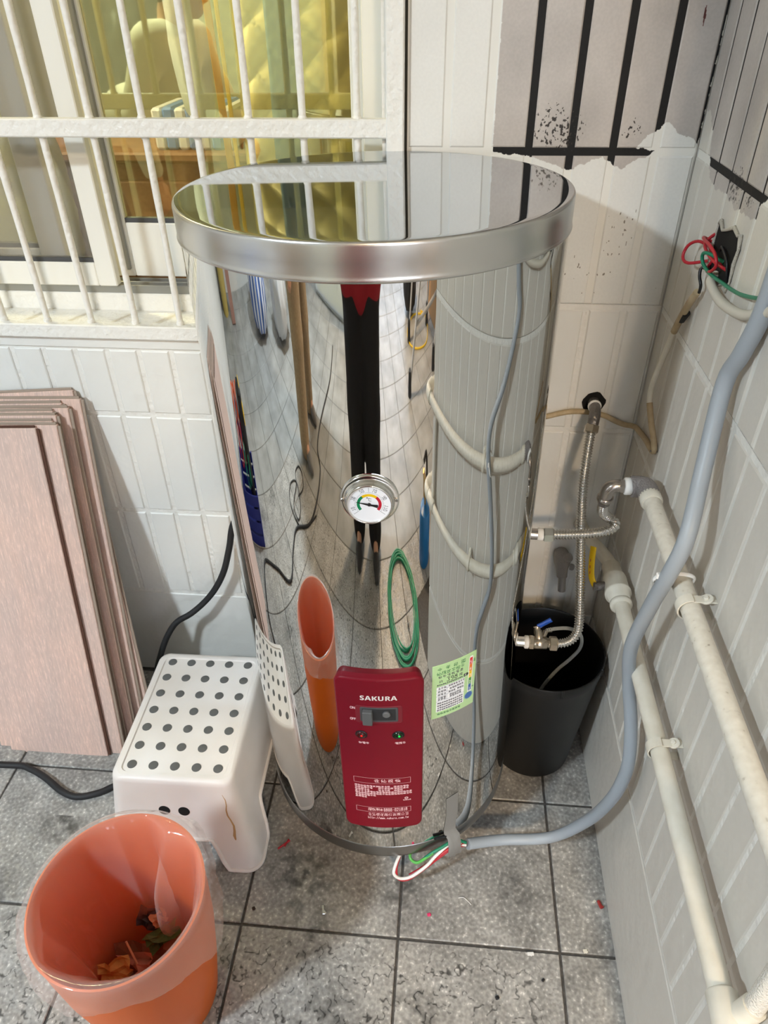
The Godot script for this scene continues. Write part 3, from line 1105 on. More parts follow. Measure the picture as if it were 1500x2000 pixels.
# a slab that follows the heater's side: outline half-width per height, from r0 to r1, rounded corners
func curved_slab(st: SurfaceTool, d0: float, d1: float, h0: float, h1: float, r0: float, r1: float, corner: float, nx := 28, edge := 0.003) -> void:
	var mid := (d0 + d1) / 2
	var half := deg_to_rad(d1 - d0) / 2 * r1
	var hs := []
	var nc := 8 if corner > 0.0 else 0
	for i in nc:
		hs.append(h0 + corner * (1.0 - cos(PI / 2 * i / nc)))
	for i in 9:
		hs.append(lerpf(h0 + corner, h1 - corner, i / 8.0))
	for i in range(nc - 1, -1, -1):
		hs.append(h1 - corner * (1.0 - cos(PI / 2 * i / nc)))
	var width := func(h: float) -> float:
		var q := 0.0
		if h < h0 + corner:
			q = h0 + corner - h
		elif h > h1 - corner:
			q = h - (h1 - corner)
		return half - corner + sqrt(maxf(0.0, corner * corner - q * q))
	var P := func(u: float, h: float, inset: float, r: float) -> Vector3:
		var w: float = width.call(h) - inset
		var hh := clampf(h, h0 + inset, h1 - inset)
		return cyl(mid + rad_to_deg(u * w / r1), hh, r)
	var put := func(u: float, h: float, inset: float, r: float) -> void:
		var w: float = width.call(h) - inset
		st.set_uv(Vector2(0.5 + u * w / half * 0.5, (h1 - clampf(h, h0 + inset, h1 - inset)) / (h1 - h0)))
		st.add_vertex(P.call(u, h, inset, r))
	st.set_smooth_group(1)
	for j in hs.size() - 1:
		for i in nx:
			var ua := -1.0 + 2.0 * i / nx
			var ub := -1.0 + 2.0 * (i + 1) / nx
			for q in [[ua, hs[j]], [ub, hs[j + 1]], [ub, hs[j]], [ua, hs[j]], [ua, hs[j + 1]], [ub, hs[j + 1]]]:
				put.call(q[0], q[1], edge, r1)
	# bevel and wall round the outline
	var loop := []
	for j in hs.size():
		loop.append([1.0, hs[j]])
	for i in range(nx - 1, 0, -1):
		loop.append([-1.0 + 2.0 * i / nx, hs[hs.size() - 1]])
	for j in range(hs.size() - 1, -1, -1):
		loop.append([-1.0, hs[j]])
	for i in range(1, nx):
		loop.append([-1.0 + 2.0 * i / nx, hs[0]])
	var lay := [[edge, r1], [edge * 0.3, r1 - edge * 0.3], [0.0, r1 - edge], [0.0, r0]]
	for l in 3:
		st.set_smooth_group(2)
		for k in loop.size():
			var A: Array = loop[k]
			var B: Array = loop[(k + 1) % loop.size()]
			var L: Array = lay[l]
			var N: Array = lay[l + 1]
			for q in [[A, L], [B, N], [B, L], [A, L], [A, N], [B, N]]:
				put.call(q[0][0], q[0][1], q[1][0], q[1][1])

func lettering(text: String, deg: float, h: float, height: float, wide: float, r: float, spaced := 0.0) -> ArrayMesh:
	var tm := TextMesh.new()
	var f := SystemFont.new()
	f.font_names = PackedStringArray(["Droid Sans"])
	f.font_weight = 700
	tm.font = f
	tm.text = text
	tm.font_size = 64
	tm.pixel_size = height / 46.0
	tm.depth = 0.0006
	tm.curve_step = 1.0
	var arr := tm.get_mesh_arrays()
	var v: PackedVector3Array = arr[Mesh.ARRAY_VERTEX]
	var n: PackedVector3Array = arr[Mesh.ARRAY_NORMAL]
	var w := 0.0
	for p in v:
		w = maxf(w, absf(p.x))
	var sc := wide / (2.0 * w)
	for i in v.size():
		var a := deg + rad_to_deg(v[i].x * sc / r)
		v[i] = cyl(a, h + v[i].y, r + v[i].z)
		n[i] = Basis(Vector3.UP, deg_to_rad(a)) * n[i]
	var out := []
	out.resize(Mesh.ARRAY_MAX)
	out[Mesh.ARRAY_VERTEX] = v
	out[Mesh.ARRAY_NORMAL] = n
	out[Mesh.ARRAY_INDEX] = arr[Mesh.ARRAY_INDEX]
	var am := ArrayMesh.new()
	am.add_surface_from_arrays(Mesh.PRIMITIVE_TRIANGLES, out)
	return am

func build_heater() -> void:
	var t := thing("water_heater", "tall mirror-finish stainless steel water heater standing in the tiled corner", "water heater", Vector3(-0.442439, 0.0, 0.258101), heater_basis())
	var st := ST()
	lathe(st, [Vector2(0.2, 0.098), Vector2(TANK_R, 0.098), Vector2(TANK_R, 0.4), Vector2(TANK_R, 0.8), Vector2(TANK_R, 1.205), Vector2(0.2, 1.205)], 224)
	part("body", st, M.mirror, t, "mirror-polished steel side")
	# brushed cap with a mirror lid
	st = ST()
	lathe(st, [Vector2(0.2435, 1.1965), Vector2(0.2462, 1.1955), Vector2(0.2476, 1.1965), Vector2(0.2482, 1.198), Vector2(0.2476, 1.2), Vector2(0.2472, 1.203), Vector2(0.2474, 1.215), Vector2(0.2475, 1.2325), Vector2(0.2472, 1.2348), Vector2(0.2464, 1.2364), Vector2(0.2454, 1.2371), Vector2(0.2444, 1.2371)], 224, Basis.IDENTITY, Vector3.ZERO, 70)
	part("cap_band", st, M.brushed, t, "brushed steel band round the top")
	st = ST()
	lathe(st, [Vector2(0.2446, 1.2372), Vector2(0.243, 1.23745), Vector2(0.238, 1.2375), Vector2(0.225, 1.2375), Vector2(0.15, 1.2375), Vector2(0.0, 1.2375)], 160, Basis.IDENTITY, Vector3.ZERO, 70)
	part("lid", st, M.lid, t, "polished flat lid")
	st = ST()
	lathe(st, [Vector2(0.23, 0.0965), Vector2(0.2455, 0.096), Vector2(0.2464, 0.097), Vector2(0.2466, 0.1), Vector2(0.2464, 0.1265), Vector2(0.2460, 0.1278), Vector2(0.2453, 0.1285)], 192, Basis.IDENTITY, Vector3.ZERO, 50)
	part("base_ring", st, M.skirt, t)
	for a in [60.0, 180.0, 300.0]:
		st = ST()
		lathe(st, [Vector2(0, 0), Vector2(0.022, 0), Vector2(0.022, 0.012), Vector2(0.012, 0.016), Vector2(0.011, 0.1), Vector2(0, 0.1)], 20, Basis.IDENTITY, cyl(a, 0.0, 0.17))
		part("leg", st, M.black, t)
	build_gauge(t)
	build_panel(t)
	# green energy label
	st = ST()
	curved_slab(st, 22.2, 40.4, 0.490, 0.6135, TANK_R, TANK_R + 0.0006, 0.0, 16, 0.0002)
	part("energy_label", st, label_material(), t, "pale green printed energy label")

func build_gauge(t: Node) -> void:
	var ph := 2.5
	var c := cyl(ph, 0.931)
	var out := Vector3(sin(deg_to_rad(ph)), 0, cos(deg_to_rad(ph)))
	var b := Basis(Vector3(0, 1, 0).cross(out), Vector3(0, 1, 0), out)   # x right, y up, z out
	var lb := Basis(b.x, out, -b.y)                                       # lathe axis = out
	var st := ST()
	lathe(st, [Vector2(0.0362, -0.004), Vector2(0.0362, 0.0016), Vector2(0.0356, 0.0028), Vector2(0.0340, 0.0034), Vector2(0.0315, 0.0026), Vector2(0.0305, 0.0034), Vector2(0.0303, 0.0070), Vector2(0.0299, 0.0082), Vector2(0.0290, 0.0088), Vector2(0.0288, 0.0128), Vector2(0.0282, 0.0138), Vector2(0.0270, 0.0140), Vector2(0.0264, 0.0134), Vector2(0.0263, 0.0112), Vector2(0, 0.0110)], 72, lb, c, 60)
	var g := part("thermometer", st, M.chrome, t, "round chrome temperature gauge")
	# printed dial
	var n := 512
	var im := Image.create(n, n, false, Image.FORMAT_RGB8)
	im.fill(rgb(232, 234, 240))
	var mid := Vector2(256, 256)
	for y in n:
		for x in n:
			var d := Vector2(x + 0.5, y + 0.5) - mid
			var r := d.length()
			if r > 112 and r < 148:
				var a := rad_to_deg(atan2(-d.y, d.x))
				if a < -90.0:
					a += 360.0
				if a > -38.0 and a < 218.0:
					var col := rgb(0, 122, 76)
					if a < 48.0:
						col = rgb(184, 22, 48)
					elif a < 128.0:
						col = rgb(232, 190, 12)
					im.set_pixel(x, y, col)
	var ink := rgb(30, 32, 38)
	for k in 53:
		var a := deg_to_rad(218.0 - 256.0 * k / 52.0)
		var d := Vector2(cos(a), -sin(a))
		var major := k % 13 == 0 or k == 0 or k == 52
		stroke(im, mid + d * (158.0 if not major else 156.0), mid + d * (176.0 if not major else 236.0), 2.0 if not major else 3.0, ink)
	var nums := [["10", 200.0], ["30", 157.0], ["50", 114.0], ["70", 70.0], ["90", 27.0], ["110", -16.0]]
	for q in nums:
		var a := deg_to_rad(q[1])
		var rad := Vector2(cos(a), -sin(a))
		var tan_ := Vector2(-rad.y, rad.x)
		var tx: String = q[0]
		for i in tx.length():
			var o: Vector2 = mid + rad * 224.0 + tan_ * ((i - tx.length() / 2.0) * 30.0 + 2.0)
			glyph(im, tx[i], o, tan_ * 25.0, -rad * 40.0, 4.5, ink)
	glyph(im, "℃", Vector2(228, 158), Vector2(54, 0), Vector2(0, 50), 5.0, ink)
	var dm := mat(Color.WHITE, 0.35)
	dm.albedo_texture = tex(im)
	st = ST()
	st.set_smooth_group(-1)
	var dr := 0.0263
	for k in 48:
		var a0 := TAU * k / 48
		var a1 := TAU * (k + 1) / 48
		for p in [Vector2.ZERO, Vector2(cos(a1), sin(a1)), Vector2(cos(a0), sin(a0))]:
			st.set_uv(Vector2(0.5 + p.x * 0.5, 0.5 - p.y * 0.5))
			st.add_vertex(c + b * Vector3(p.x * dr, p.y * dr, 0.0115))
	part("dial", st, dm, g)
	# pointer
	st = ST()
	var ang := deg_to_rad(167.0)
	var rot := Basis(b.x * cos(ang) + b.y * sin(ang), -b.x * sin(ang) + b.y * cos(ang), out)
	prism(st, PackedVector2Array([Vector2(0.0165, 0), Vector2(0.002, 0.0013), Vector2(-0.004, 0.0012), Vector2(-0.0105, 0.0022), Vector2(-0.0112, 0), Vector2(-0.0105, -0.0022), Vector2(-0.004, -0.0012), Vector2(0.002, -0.0013)]), 0.0125, 0.0131, Transform3D(rot, c))
	disc(st, c + out * 0.0118, out, 0.0023, 0.0016, 16)
	part("pointer", st, M.black, g)
	for s in [-1.0, 1.0]:
		st = ST()
		disc(st, c + b * Vector3(s * 0.0332, 0.001, 0.0028), out, 0.0026, 0.0022, 14)
		part("screw", st, M.steel, g)

func build_panel(t: Node) -> void:
	var d0 := -12.6
	var d1 := 18.6
	var h0 := 0.212
	var h1 := 0.6125
	var r1 := 0.2572
	# printed front: white lines and small print on red
	var w := 640
	var hpx := 1830
	var im := Image.create(w, hpx, false, Image.FORMAT_RGB8)
	im.fill(rgb(120, 14, 32))
	var X := func(d: float) -> float: return (d - d0) / (d1 - d0) * w
	var Y := func(h: float) -> float: return (h1 - h) / (h1 - h0) * hpx
	var ink := rgb(236, 206, 208)
	var frame := func(a: float, b: float, ha: float, hb: float, lw: float, c: Color) -> void:
		var p0 := Vector2(X.call(a), Y.call(ha))
		var p1 := Vector2(X.call(b), Y.call(hb))
		stroke(im, p0, Vector2(p1.x, p0.y), lw, c)
		stroke(im, Vector2(p1.x, p0.y), p1, lw, c)
		stroke(im, p1, Vector2(p0.x, p1.y), lw, c)
		stroke(im, Vector2(p0.x, p1.y), p0, lw, c)
	write_row(im, "ON", X.call(-7.2), Y.call(0.5475), 22, 20, 4.5, ink, 0.75)
	write_row(im, "OFF", X.call(-7.4), Y.call(0.5205), 22, 15, 4.5, ink, 0.65)
	write_row(im, "每電示", X.call(-4.9), Y.call(0.463), 22, 27, 3.6, ink)
	write_row(im, "電源示", X.call(8.2), Y.call(0.463), 22, 27, 3.6, ink)
	frame.call(-7.8, 13.7, 0.365, 0.350, 2.5, ink)
	write_row(im, "性能規格", 258, Y.call(0.3625), 38, 54, 4.0, ink)
	var rows := [[-7.6, 0.6, 0.344], [1.4, 6.0, 0.344], [7.4, 13.0, 0.344], [-7.6, -1.2, 0.3385], [1.4, 7.0, 0.3385], [7.4, 12.4, 0.3385], [-7.6, -2.4, 0.333], [1.4, 5.6, 0.333], [7.4, 10.2, 0.333], [-7.6, 13.9, 0.3275], [-7.6, 13.9, 0.322], [-7.6, 0.0, 0.3165], [-7.6, -4.0, 0.311]]
	for q in rows:
		fill_row(im, X.call(q[0]), X.call(q[1]), Y.call(q[2]), 19, 3.2, ink)
	# the round mark with a line under it
	var ic := Vector2(X.call(12.1), Y.call(0.3055))
	for k in 24:
		stroke(im, ic + Vector2(12, 0).rotated(TAU * k / 24), ic + Vector2(12, 0).rotated(TAU * (k + 1) / 24), 6, ink)
	stroke(im, ic - Vector2(5, 0), ic + Vector2(5, 0), 4, ink)
	fill_row(im, ic.x - 26, ic.x + 26, ic.y + 20, 13, 2.4, ink)
	frame.call(-7.6, 13.8, 0.2785, 0.264, 2.5, ink)
	write_row(im, "服務專線", 200, Y.call(0.2762), 38, 29, 3.4, ink, 0.68)
	write_row(im, "0800-021818", 324, Y.call(0.2762), 38, 17.5, 4.6, ink, 0.34)
	write_row(im, "台灣櫻花股份有限公司", 194, Y.call(0.2605), 36, 33.5, 3.4, ink, 0.75)
	write_row(im, "http://www.sakura.com.tw", 194, Y.call(0.2495), 30, 13.8, 3.8, ink, 0.36)
	var m := mat(Color.WHITE, 0.42)
	m.metallic_specular = 0.3
	m.albedo_texture = tex(im)
	var st := ST()
	curved_slab(st, d0, d1, h0, h1, TANK_R - 0.002, r1, 0.016, 32, 0.0035)
	var p := part("control_panel", st, m, t, "red plastic control panel")
	# brand lettering
	var lg := part("lettering", lettering("SAKURA", 2.75, 0.5705, 0.0098, 0.0575, r1 - 0.0002), M.whiteplastic, p)
	lg.set_meta("label", "white raised capital lettering")
	# breaker opening with its lever
	st = ST()
	curved_slab(st, -5.3, 10.9, 0.512, 0.5525, r1 - 0.004, r1 + 0.0006, 0.004, 14, 0.0006)
	part("switch_surround", st, M.red, p)
	st = ST()
	curved_slab(st, -3.7, 9.4, 0.5165, 0.550, r1 - 0.004, r1 + 0.0014, 0.003, 12, 0.0006)
	var sf := part("switch_frame", st, M.greyplastic, p)
	st = ST()
	curved_slab(st, -2.9, 8.6, 0.5205, 0.5475, r1 - 0.004, r1 + 0.0016, 0.001, 12, 0.0003)
	part("recess", st, mat(rgb(40, 40, 42), 0.6), sf)
	st = ST()
	curved_slab(st, -2.7, 0.7, 0.5155, 0.546, r1 - 0.004, r1 + 0.009, 0.002, 6, 0.0015)
	part("lever", st, mat(rgb(92, 94, 94), 0.45), sf)
	st = ST()
	var kb := cyl(5.4, 0.5365, r1 + 0.0012)
	disc(st, kb, Vector3(sin(0.094), 0, cos(0.094)), 0.0062, 0.0036, 22)
	part("test_button", st, mat(rgb(104, 104, 104), 0.5), sf)
	# two pilot lamps
	for q in [[-3.75, Color(1, 0.06, 0.04), rgb(60, 4, 8)], [9.35, Color(0.05, 1, 0.25), rgb(4, 34, 14)]]:
		var dd: float = q[0]
		var o := Vector3(sin(deg_to_rad(dd)), 0, cos(deg_to_rad(dd)))
		st = ST()
		lathe(st, [Vector2(0.0098, -0.002), Vector2(0.0098, 0.0008), Vector2(0.0086, 0.0016), Vector2(0.0082, 0.0008)], 24, Basis(Vector3.UP.cross(o), o, -Vector3.UP), cyl(dd, 0.4815, r1))
		var rim := part("pilot_lamp", st, M.black, p)
		st = ST()
		lathe(st, [Vector2(0.0084, 0.0), Vector2(0.0080, 0.0022), Vector2(0.005, 0.0042), Vector2(0, 0.005)], 24, Basis(Vector3.UP.cross(o), o, -Vector3.UP), cyl(dd, 0.4815, r1), 80)
		part("lens", st, mat(q[2], 0.12), rim)
		var em := mat(q[1], 0.3)
		em.emission_enabled = true
		em.emission = q[1]
		em.emission_energy_multiplier = 1.6
		st = ST()
		lathe(st, [Vector2(0.0018, 0.0), Vector2(0.0014, 0.0008), Vector2(0, 0.0012)], 10, Basis(Vector3.UP.cross(o), o, -Vector3.UP), cyl(dd + 0.25, 0.4835, r1 + 0.0042), 80)
		part("glowing_bulb", st, em, rim)

func label_material() -> StandardMaterial3D:
	var w := 480
	var h := 740
	var im := Image.create(w, h, false, Image.FORMAT_RGB8)
	im.fill(rgb(186, 222, 164))
	var gr := rgb(58, 122, 70)
	var ink := rgb(40, 44, 60)
	write_row(im, "中華民國", 52, 36, 42, 84, 4.6, gr)
	write_row(im, "能源效率標示", 46, 94, 42, 50, 4.6, gr)
	write_row(im, "每年消耗電量", 62, 148, 34, 46, 3.6, ink)
	write_row(im, "約", 72, 206, 34, 40, 3.6, ink)
	write_row(im, "398", 150, 196, 52, 42, 6.5, rgb(24, 26, 30), 0.6)
	write_row(im, "度", 290, 206, 34, 40, 3.6, ink)
	fill_row(im, 50, 330, 262, 16, 2.8, ink)
	# white table
	im.fill_rect(Rect2i(46, 296, 306, 354), rgb(244, 246, 250))
	for y in [296, 340, 386, 428, 500]:
		stroke(im, Vector2(46, y), Vector2(352, y), 2.5, rgb(90, 110, 150))
	stroke(im, Vector2(158, 296), Vector2(158, 500), 2.5, rgb(90, 110, 150))
	for y in [308, 352, 396, 440, 466]:
		fill_row(im, 62, 150, y, 24, 3.4, ink)
	for q in [[308, 172, 344], [352, 186, 330], [396, 176, 240], [396, 270, 330], [438, 190, 320], [466, 190, 310]]:
		fill_row(im, q[1], q[2], q[0], 21, 3.4, ink)
	for y in [520, 554, 588, 620]:
		fill_row(im, 58, 330, y, 19, 3.2, ink)
	fill_row(im, 62, 320, 674, 26, 4.0, gr)
	# thermometer with its five coloured grades
	var cols := [rgb(216, 48, 50), rgb(238, 128, 40), rgb(250, 206, 24), rgb(86, 164, 72), rgb(58, 104, 176)]
	im.fill_rect(Rect2i(394, 66, 50, 480), rgb(246, 248, 246))
	for k in 24:
		stroke(im, Vector2(419, 66), Vector2(419, 66) + Vector2(1, 0).rotated(PI + PI * k / 23) * 22, 5, rgb(246, 248, 246))
	for i in 5:
		im.fill_rect(Rect2i(402, 62 + i * 92, 34, 90), cols[i])
		glyph(im, str(5 - i), Vector2(410, 106 + i * 92), Vector2(16, 0), Vector2(0, 34), 5.0, rgb(250, 250, 250))
	for y in range(530, 650):
		for x in range(350, 480):
			var r := Vector2(x - 412, y - 586).length()
			if r < 44:
				blend_px(im, x, y, rgb(70, 110, 180), 1.0)
			elif r < 54:
				blend_px(im, x, y, rgb(150, 190, 180), 1.0)
	for y in range(256, 300):
		for x in range(330, 386):
			if absf(y - 278) < 20 and x < 372 or (x >= 372 and absf(y - 278) < (386 - x) * 1.4):
				im.set_pixel(x + 10, y - 14, rgb(22, 26, 24))
	glyph(im, "4", Vector2(352, 250), Vector2(18, 0), Vector2(0, 28), 4.0, rgb(220, 226, 216))
	fill_row(im, 448, 470, 92, 20, 3.0, gr)
	fill_row(im, 448, 470, 116, 20, 3.0, gr)
	fill_row(im, 448, 470, 470, 20, 3.0, gr)
	var m := mat(Color.WHITE, 0.4)
	m.albedo_texture = tex(im)
	return m

# ---------------------------------------------------------------- laminate planks leaning on the left wall
func build_planks() -> void:
	# right top corner x, y and right foot x, from the front board to the rear one
	var q := [[-1.134, 0.765, -1.101, 0.236], [-1.095, 0.768, -1.068, 0.3], [-1.107, 0.771, -1.074, 0.3], [-1.102, 0.779, -1.070, 0.3], [-1.111, 0.783, -1.074, 0.3], [-1.084, 0.786, -1.052, 0.3], [-1.100, 0.791, -1.064, 0.3], [-1.065, 0.797, -1.036, 0.3], [-1.080, 0.811, -1.016, 0.3]]
	var labels := ["foremost short pink-oak plank, its bottom end nearest the bin", "second pink-oak plank, wider, showing a dark slit beside the foremost one", "third pink-oak plank, only its top edge strip showing", "fourth pink-oak plank, thin edge over the third", "fifth pink-oak plank with a grey top edge", "sixth pink-oak plank with a broad right edge", "seventh pink-oak plank, edge between two wider ones", "eighth pink-oak plank, widest to the right, chipped top corner", "rearmost pink-oak plank, tallest, touching the wall"]
	# three grain pictures
	var mats := []
	for v in 3:
		var n1 := noise(1.0, 40 + v, 4)
		var w := 256
		var h := 768
		var d := PackedByteArray()
		d.resize(w * h * 3)
		for j in h:
			for i in w:
				var g := n1.get_noise_2d(i * 0.16, j * 0.006)
				var g2 := n1.get_noise_2d(i * 0.5 + 50.0, j * 0.035)
				var g3 := n1.get_noise_2d(i * 0.012 + 90.0, j * 0.004)
				var f := 1.0 + g * 0.055 + g2 * 0.055 + g3 * 0.05
				if g2 > 0.32:
					f += 0.05
				var k := (j * w + i) * 3
				d[k] = int(clampf(218 * f, 0, 255))
				d[k + 1] = int(clampf(188 * f - g3 * 4, 0, 255))
				d[k + 2] = int(clampf(174 * f - g3 * 6, 0, 255))
		var m := mat(Color.WHITE, 0.5)
		m.albedo_texture = tex(Image.create_from_data(w, h, false, Image.FORMAT_RGB8, d))
		mats.append(m)
	var edge_m := mat(rgb(160, 142, 126), 0.7)
	var core_m := mat(rgb(84, 52, 36), 0.8)
	for k in q.size():
		var r: Array = q[k]
		var th := 0.0078
		var zb := 0.27 - 0.0093 * k
		var zt := 0.080 - 0.009 * k
		var foot := Vector3(r[2], 0.0, zb)
		var top := Vector3(r[0], r[1], zt)
		var up := top - foot
		var ln := up.length()
		up = up.normalized()
		var left := (Vector3(-1, 0, 0) - up * up.dot(Vector3(-1, 0, 0))).normalized()
		var out := left.cross(up) * -1.0
		if out.z < 0:
			out = -out
		var bs := Basis(-left, up, out)      # x right, y along, z out of the face
		var t := thing("laminate_plank", labels[k], "plank", foot, bs, "pink-oak laminate planks leaning below the window")
		var w: float = r[3]
		# face board with a bevel, textured
		var st := ST()
		plank_board(st, -w, 0.0, 0.0, ln, -th, 0.0, Vector2(0.13 * k, 0.21 * k))
		part("board", st, mats[k % 3], t)
		# tongue on the right edge and along the top: raw core
		st = ST()
		box(st, Vector3(0.003, ln / 2, -th * 0.5), Vector3(0.006, ln - 0.004, 0.0026), 0.0006)
		box(st, Vector3(-w / 2, ln + 0.0025, -th * 0.5), Vector3(w - 0.004, 0.005, 0.0026), 0.0006)
		part("tongue", st, edge_m if k != 0 else core_m, t)
		# backing layer
		st = ST()
		box(st, Vector3(-w / 2, ln / 2, -th - 0.0003), Vector3(w - 0.001, ln - 0.001, 0.0008))
		part("backing", st, core_m if k < 2 else edge_m, t)

func plank_board(st: SurfaceTool, xa: float, xb: float, ya: float, yb: float, za: float, zb: float, off: Vector2) -> void:
	st.set_smooth_group(-1)
	var e := 0.0014
	var ring := func(x0: float, x1: float, y0: float, y1: float, z: float) -> Array:
		return [Vector3(x0, y0, z), Vector3(x1, y0, z), Vector3(x1, y1, z), Vector3(x0, y1, z)]
	var R := [ring.call(xa, xb, ya, yb, za), ring.call(xa, xb, ya, yb, zb - e), ring.call(xa + e, xb - e, ya + e, yb - e, zb)]
	var put := func(p: Vector3) -> void:
		st.set_uv(Vector2(p.x / 0.3, -p.y / 0.9) + off)
		st.add_vertex(p)
	var qs := []
	for r in 2:
		for k in 4:
			qs.append([R[r][k], R[r][(k + 1) % 4], R[r + 1][(k + 1) % 4], R[r + 1][k]])
	qs.append(R[2])
	qs.append([R[0][3], R[0][2], R[0][1], R[0][0]])
	for q in qs:
		for i in [0, 2, 1, 0, 3, 2]:
			put.call(q[i])

# ---------------------------------------------------------------- white step stool
func build_stool() -> void:
	var t := thing("step_stool", "white plastic step stool with grey dots, scuffed and stained, left of the heater", "step stool", Vector3(-0.848, 0.0, 0.302), Basis(Vector3.UP, 0.02))
	var H := 0.23
	var tw := 0.118
	var td := 0.160
	var bw := 0.160
	var bd := 0.208
	var n := 176
	var rows := 16
	var outline := func(w: float, d: float, r: float, s: float) -> Vector2:
		# s in 0..1 round a rounded rectangle, starting at the middle of the right side, anticlockwise seen from above
		var per := [2 * (d - r), PI / 2 * r, 2 * (w - r), PI / 2 * r, 2 * (d - r), PI / 2 * r, 2 * (w - r), PI / 2 * r]
		var tot := 0.0
		for p in per:
			tot += p
		var x := fposmod(s * tot + (d - r), tot)
		var k := 0
		while k < 7 and x > per[k]:
			x -= per[k]
			k += 1
		var f: float = x / per[k]
		match k:
			0: return Vector2(w, lerpf(d - r, -(d - r), f))
			1: return Vector2(w - r, -(d - r)) + Vector2(r, 0).rotated(-PI / 2 * f)
			2: return Vector2(lerpf(w - r, -(w - r), f), -d)
			3: return Vector2(-(w - r), -(d - r)) + Vector2(0, -r).rotated(-PI / 2 * f)
			4: return Vector2(-w, lerpf(-(d - r), d - r, f))
			5: return Vector2(-(w - r), d - r) + Vector2(-r, 0).rotated(-PI / 2 * f)
			6: return Vector2(lerpf(-(w - r), w - r, f), d)
			_: return Vector2(w - r, d - r) + Vector2(0, r).rotated(-PI / 2 * f)
	var low := func(p: Vector2) -> float:   # height of the lower edge: feet at the corners, arches between
		var a := 0.0
		if absf(p.y) > bd - 0.03:
			var q := absf(p.x)
			a = 0.072 * smoothstep(0.098, 0.072, q)
		if absf(p.x) > bw - 0.03:
			var q := absf(p.y)
			a = maxf(a, 0.075 * smoothstep(0.135, 0.095, q))
		return a
	var st := ST()
	st.set_smooth_group(1)
	var rim := PackedVector3Array()
	var grid := []
	for i in n:
		var s := float(i) / n
		var bt: Vector2 = outline.call(bw, bd, 0.03, s)
		var tp: Vector2 = outline.call(tw, td, 0.022, s)
		var lo: float = low.call(bt)
		var col := []
		for j in rows + 1:
			var y := lerpf(lo, H - 0.012, float(j) / rows)
			var f := 1.0 - y / H
			var flare := 0.78 * f + 0.22 * smoothstep(0.6, 1.0, f)
			var p := tp.lerp(bt, flare)
			col.append(Vector3(p.x, y, p.y))
		for j in range(1, 4):       # rounded shoulder
			var a := PI / 2 * j / 3.0
			var f0 := 0.78 * (0.012 / H)
			var p := tp.lerp(bt, f0)
			var inn := p - p.normalized() * 0.012 * (1.0 - cos(a))
			col.append(Vector3(inn.x, H - 0.012 + 0.012 * sin(a), inn.y))
		grid.append(col)
		rim.append(col[0])
	var m: int = grid[0].size()
	for i in n:
		var A: Array = grid[i]
		var B: Array = grid[(i + 1) % n]
		for j in m - 1:
			tri(st, A[j], B[j], B[j + 1])
			tri(st, A[j], B[j + 1], A[j + 1])
	# top plate: flat rim, a shallow step down, the field
	var rings := [0.0]
	var field := []
	for i in n:
		var s := float(i) / n
		var last: Vector3 = grid[i][m - 1]
		var f1: Vector2 = outline.call(tw - 0.0150, td - 0.0150, 0.014, s)
		var f2: Vector2 = outline.call(tw - 0.0168, td - 0.0168, 0.013, s)
		field.append([last, Vector3(f1.x, H, f1.y), Vector3(f2.x, H - 0.0030, f2.y), Vector3(f2.x * 0.5, H - 0.0030, f2.y * 0.5), Vector3(0, H - 0.0030, 0)])
	st.set_smooth_group(2)
	for i in n:
		var A: Array = field[i]
		var B: Array = field[(i + 1) % n]
		for j in 4:
			st.set_smooth_group(2 + j)
			tri(st, A[j], B[j], B[j + 1])
			if j < 3:
				tri(st, A[j], B[j + 1], A[j + 1])
	part("shell", st, M.stool, t)
	st = ST()
	rim.append(rim[0])
	rim.append(rim[1])
	var lip := PackedVector3Array()
	for p in rim:
		lip.append(p + Vector3(0, 0.0035, 0))
	tube(st, lip, 0.0042, 8, false)
	part("rim_lip", st, M.stool, t)
	# grey dots, five by seven
	var dm := ST()
	lathe(dm, [Vector2(0.0094, 0.0), Vector2(0.0092, 0.0008), Vector2(0.008, 0.0012), Vector2(0, 0.0012)], 20)
	dm.generate_normals()
	var dot := dm.commit()
	for j in 7:
		for i in 5:
			var o := part("grip_dot", dot, M.dot, t)
			o.position = Vector3((i - 2) * 0.0425, H - 0.0030, (j - 3) * 0.0433 - 0.003)
	for x in [-0.021, 0.018]:
		var st2 := ST()
		var y := 0.150
		var f := 1.0 - y / H
		var z := lerpf(td, bd, 0.78 * f) + 0.0004
		lathe(st2, [Vector2(0, 0), Vector2(0.0115, 0), Vector2(0.0112, 0.0008), Vector2(0, 0.0008)], 24, aim(Vector3(0, 0.18, 1)), Vector3(x, y, z - 0.0004))
		part("finger_hole_shade", st2, M.hole_shade, t)  # dark disc on the face, painted shade of a hole
	# brown stain run down the front right edge
	st = ST()
	var run := []
	for i in 10:
		var y := lerpf(0.20, 0.075, i / 9.0)
		var f := 1.0 - y / H
		var w := lerpf(tw, bw, 0.78 * f) - 0.012
		run.append(Vector3(w + 0.003 * sin(i * 1.3) - 0.012, y, lerpf(td, bd, 0.78 * f) - 0.0002))
	tube(st, run, [0.0006, 0.001, 0.0012, 0.0016, 0.0018, 0.0016, 0.002, 0.0024, 0.0032, 0.002], 6, true, 0.5)
	part("stain", st, mat(rgb(186, 146, 96), 0.6), t)

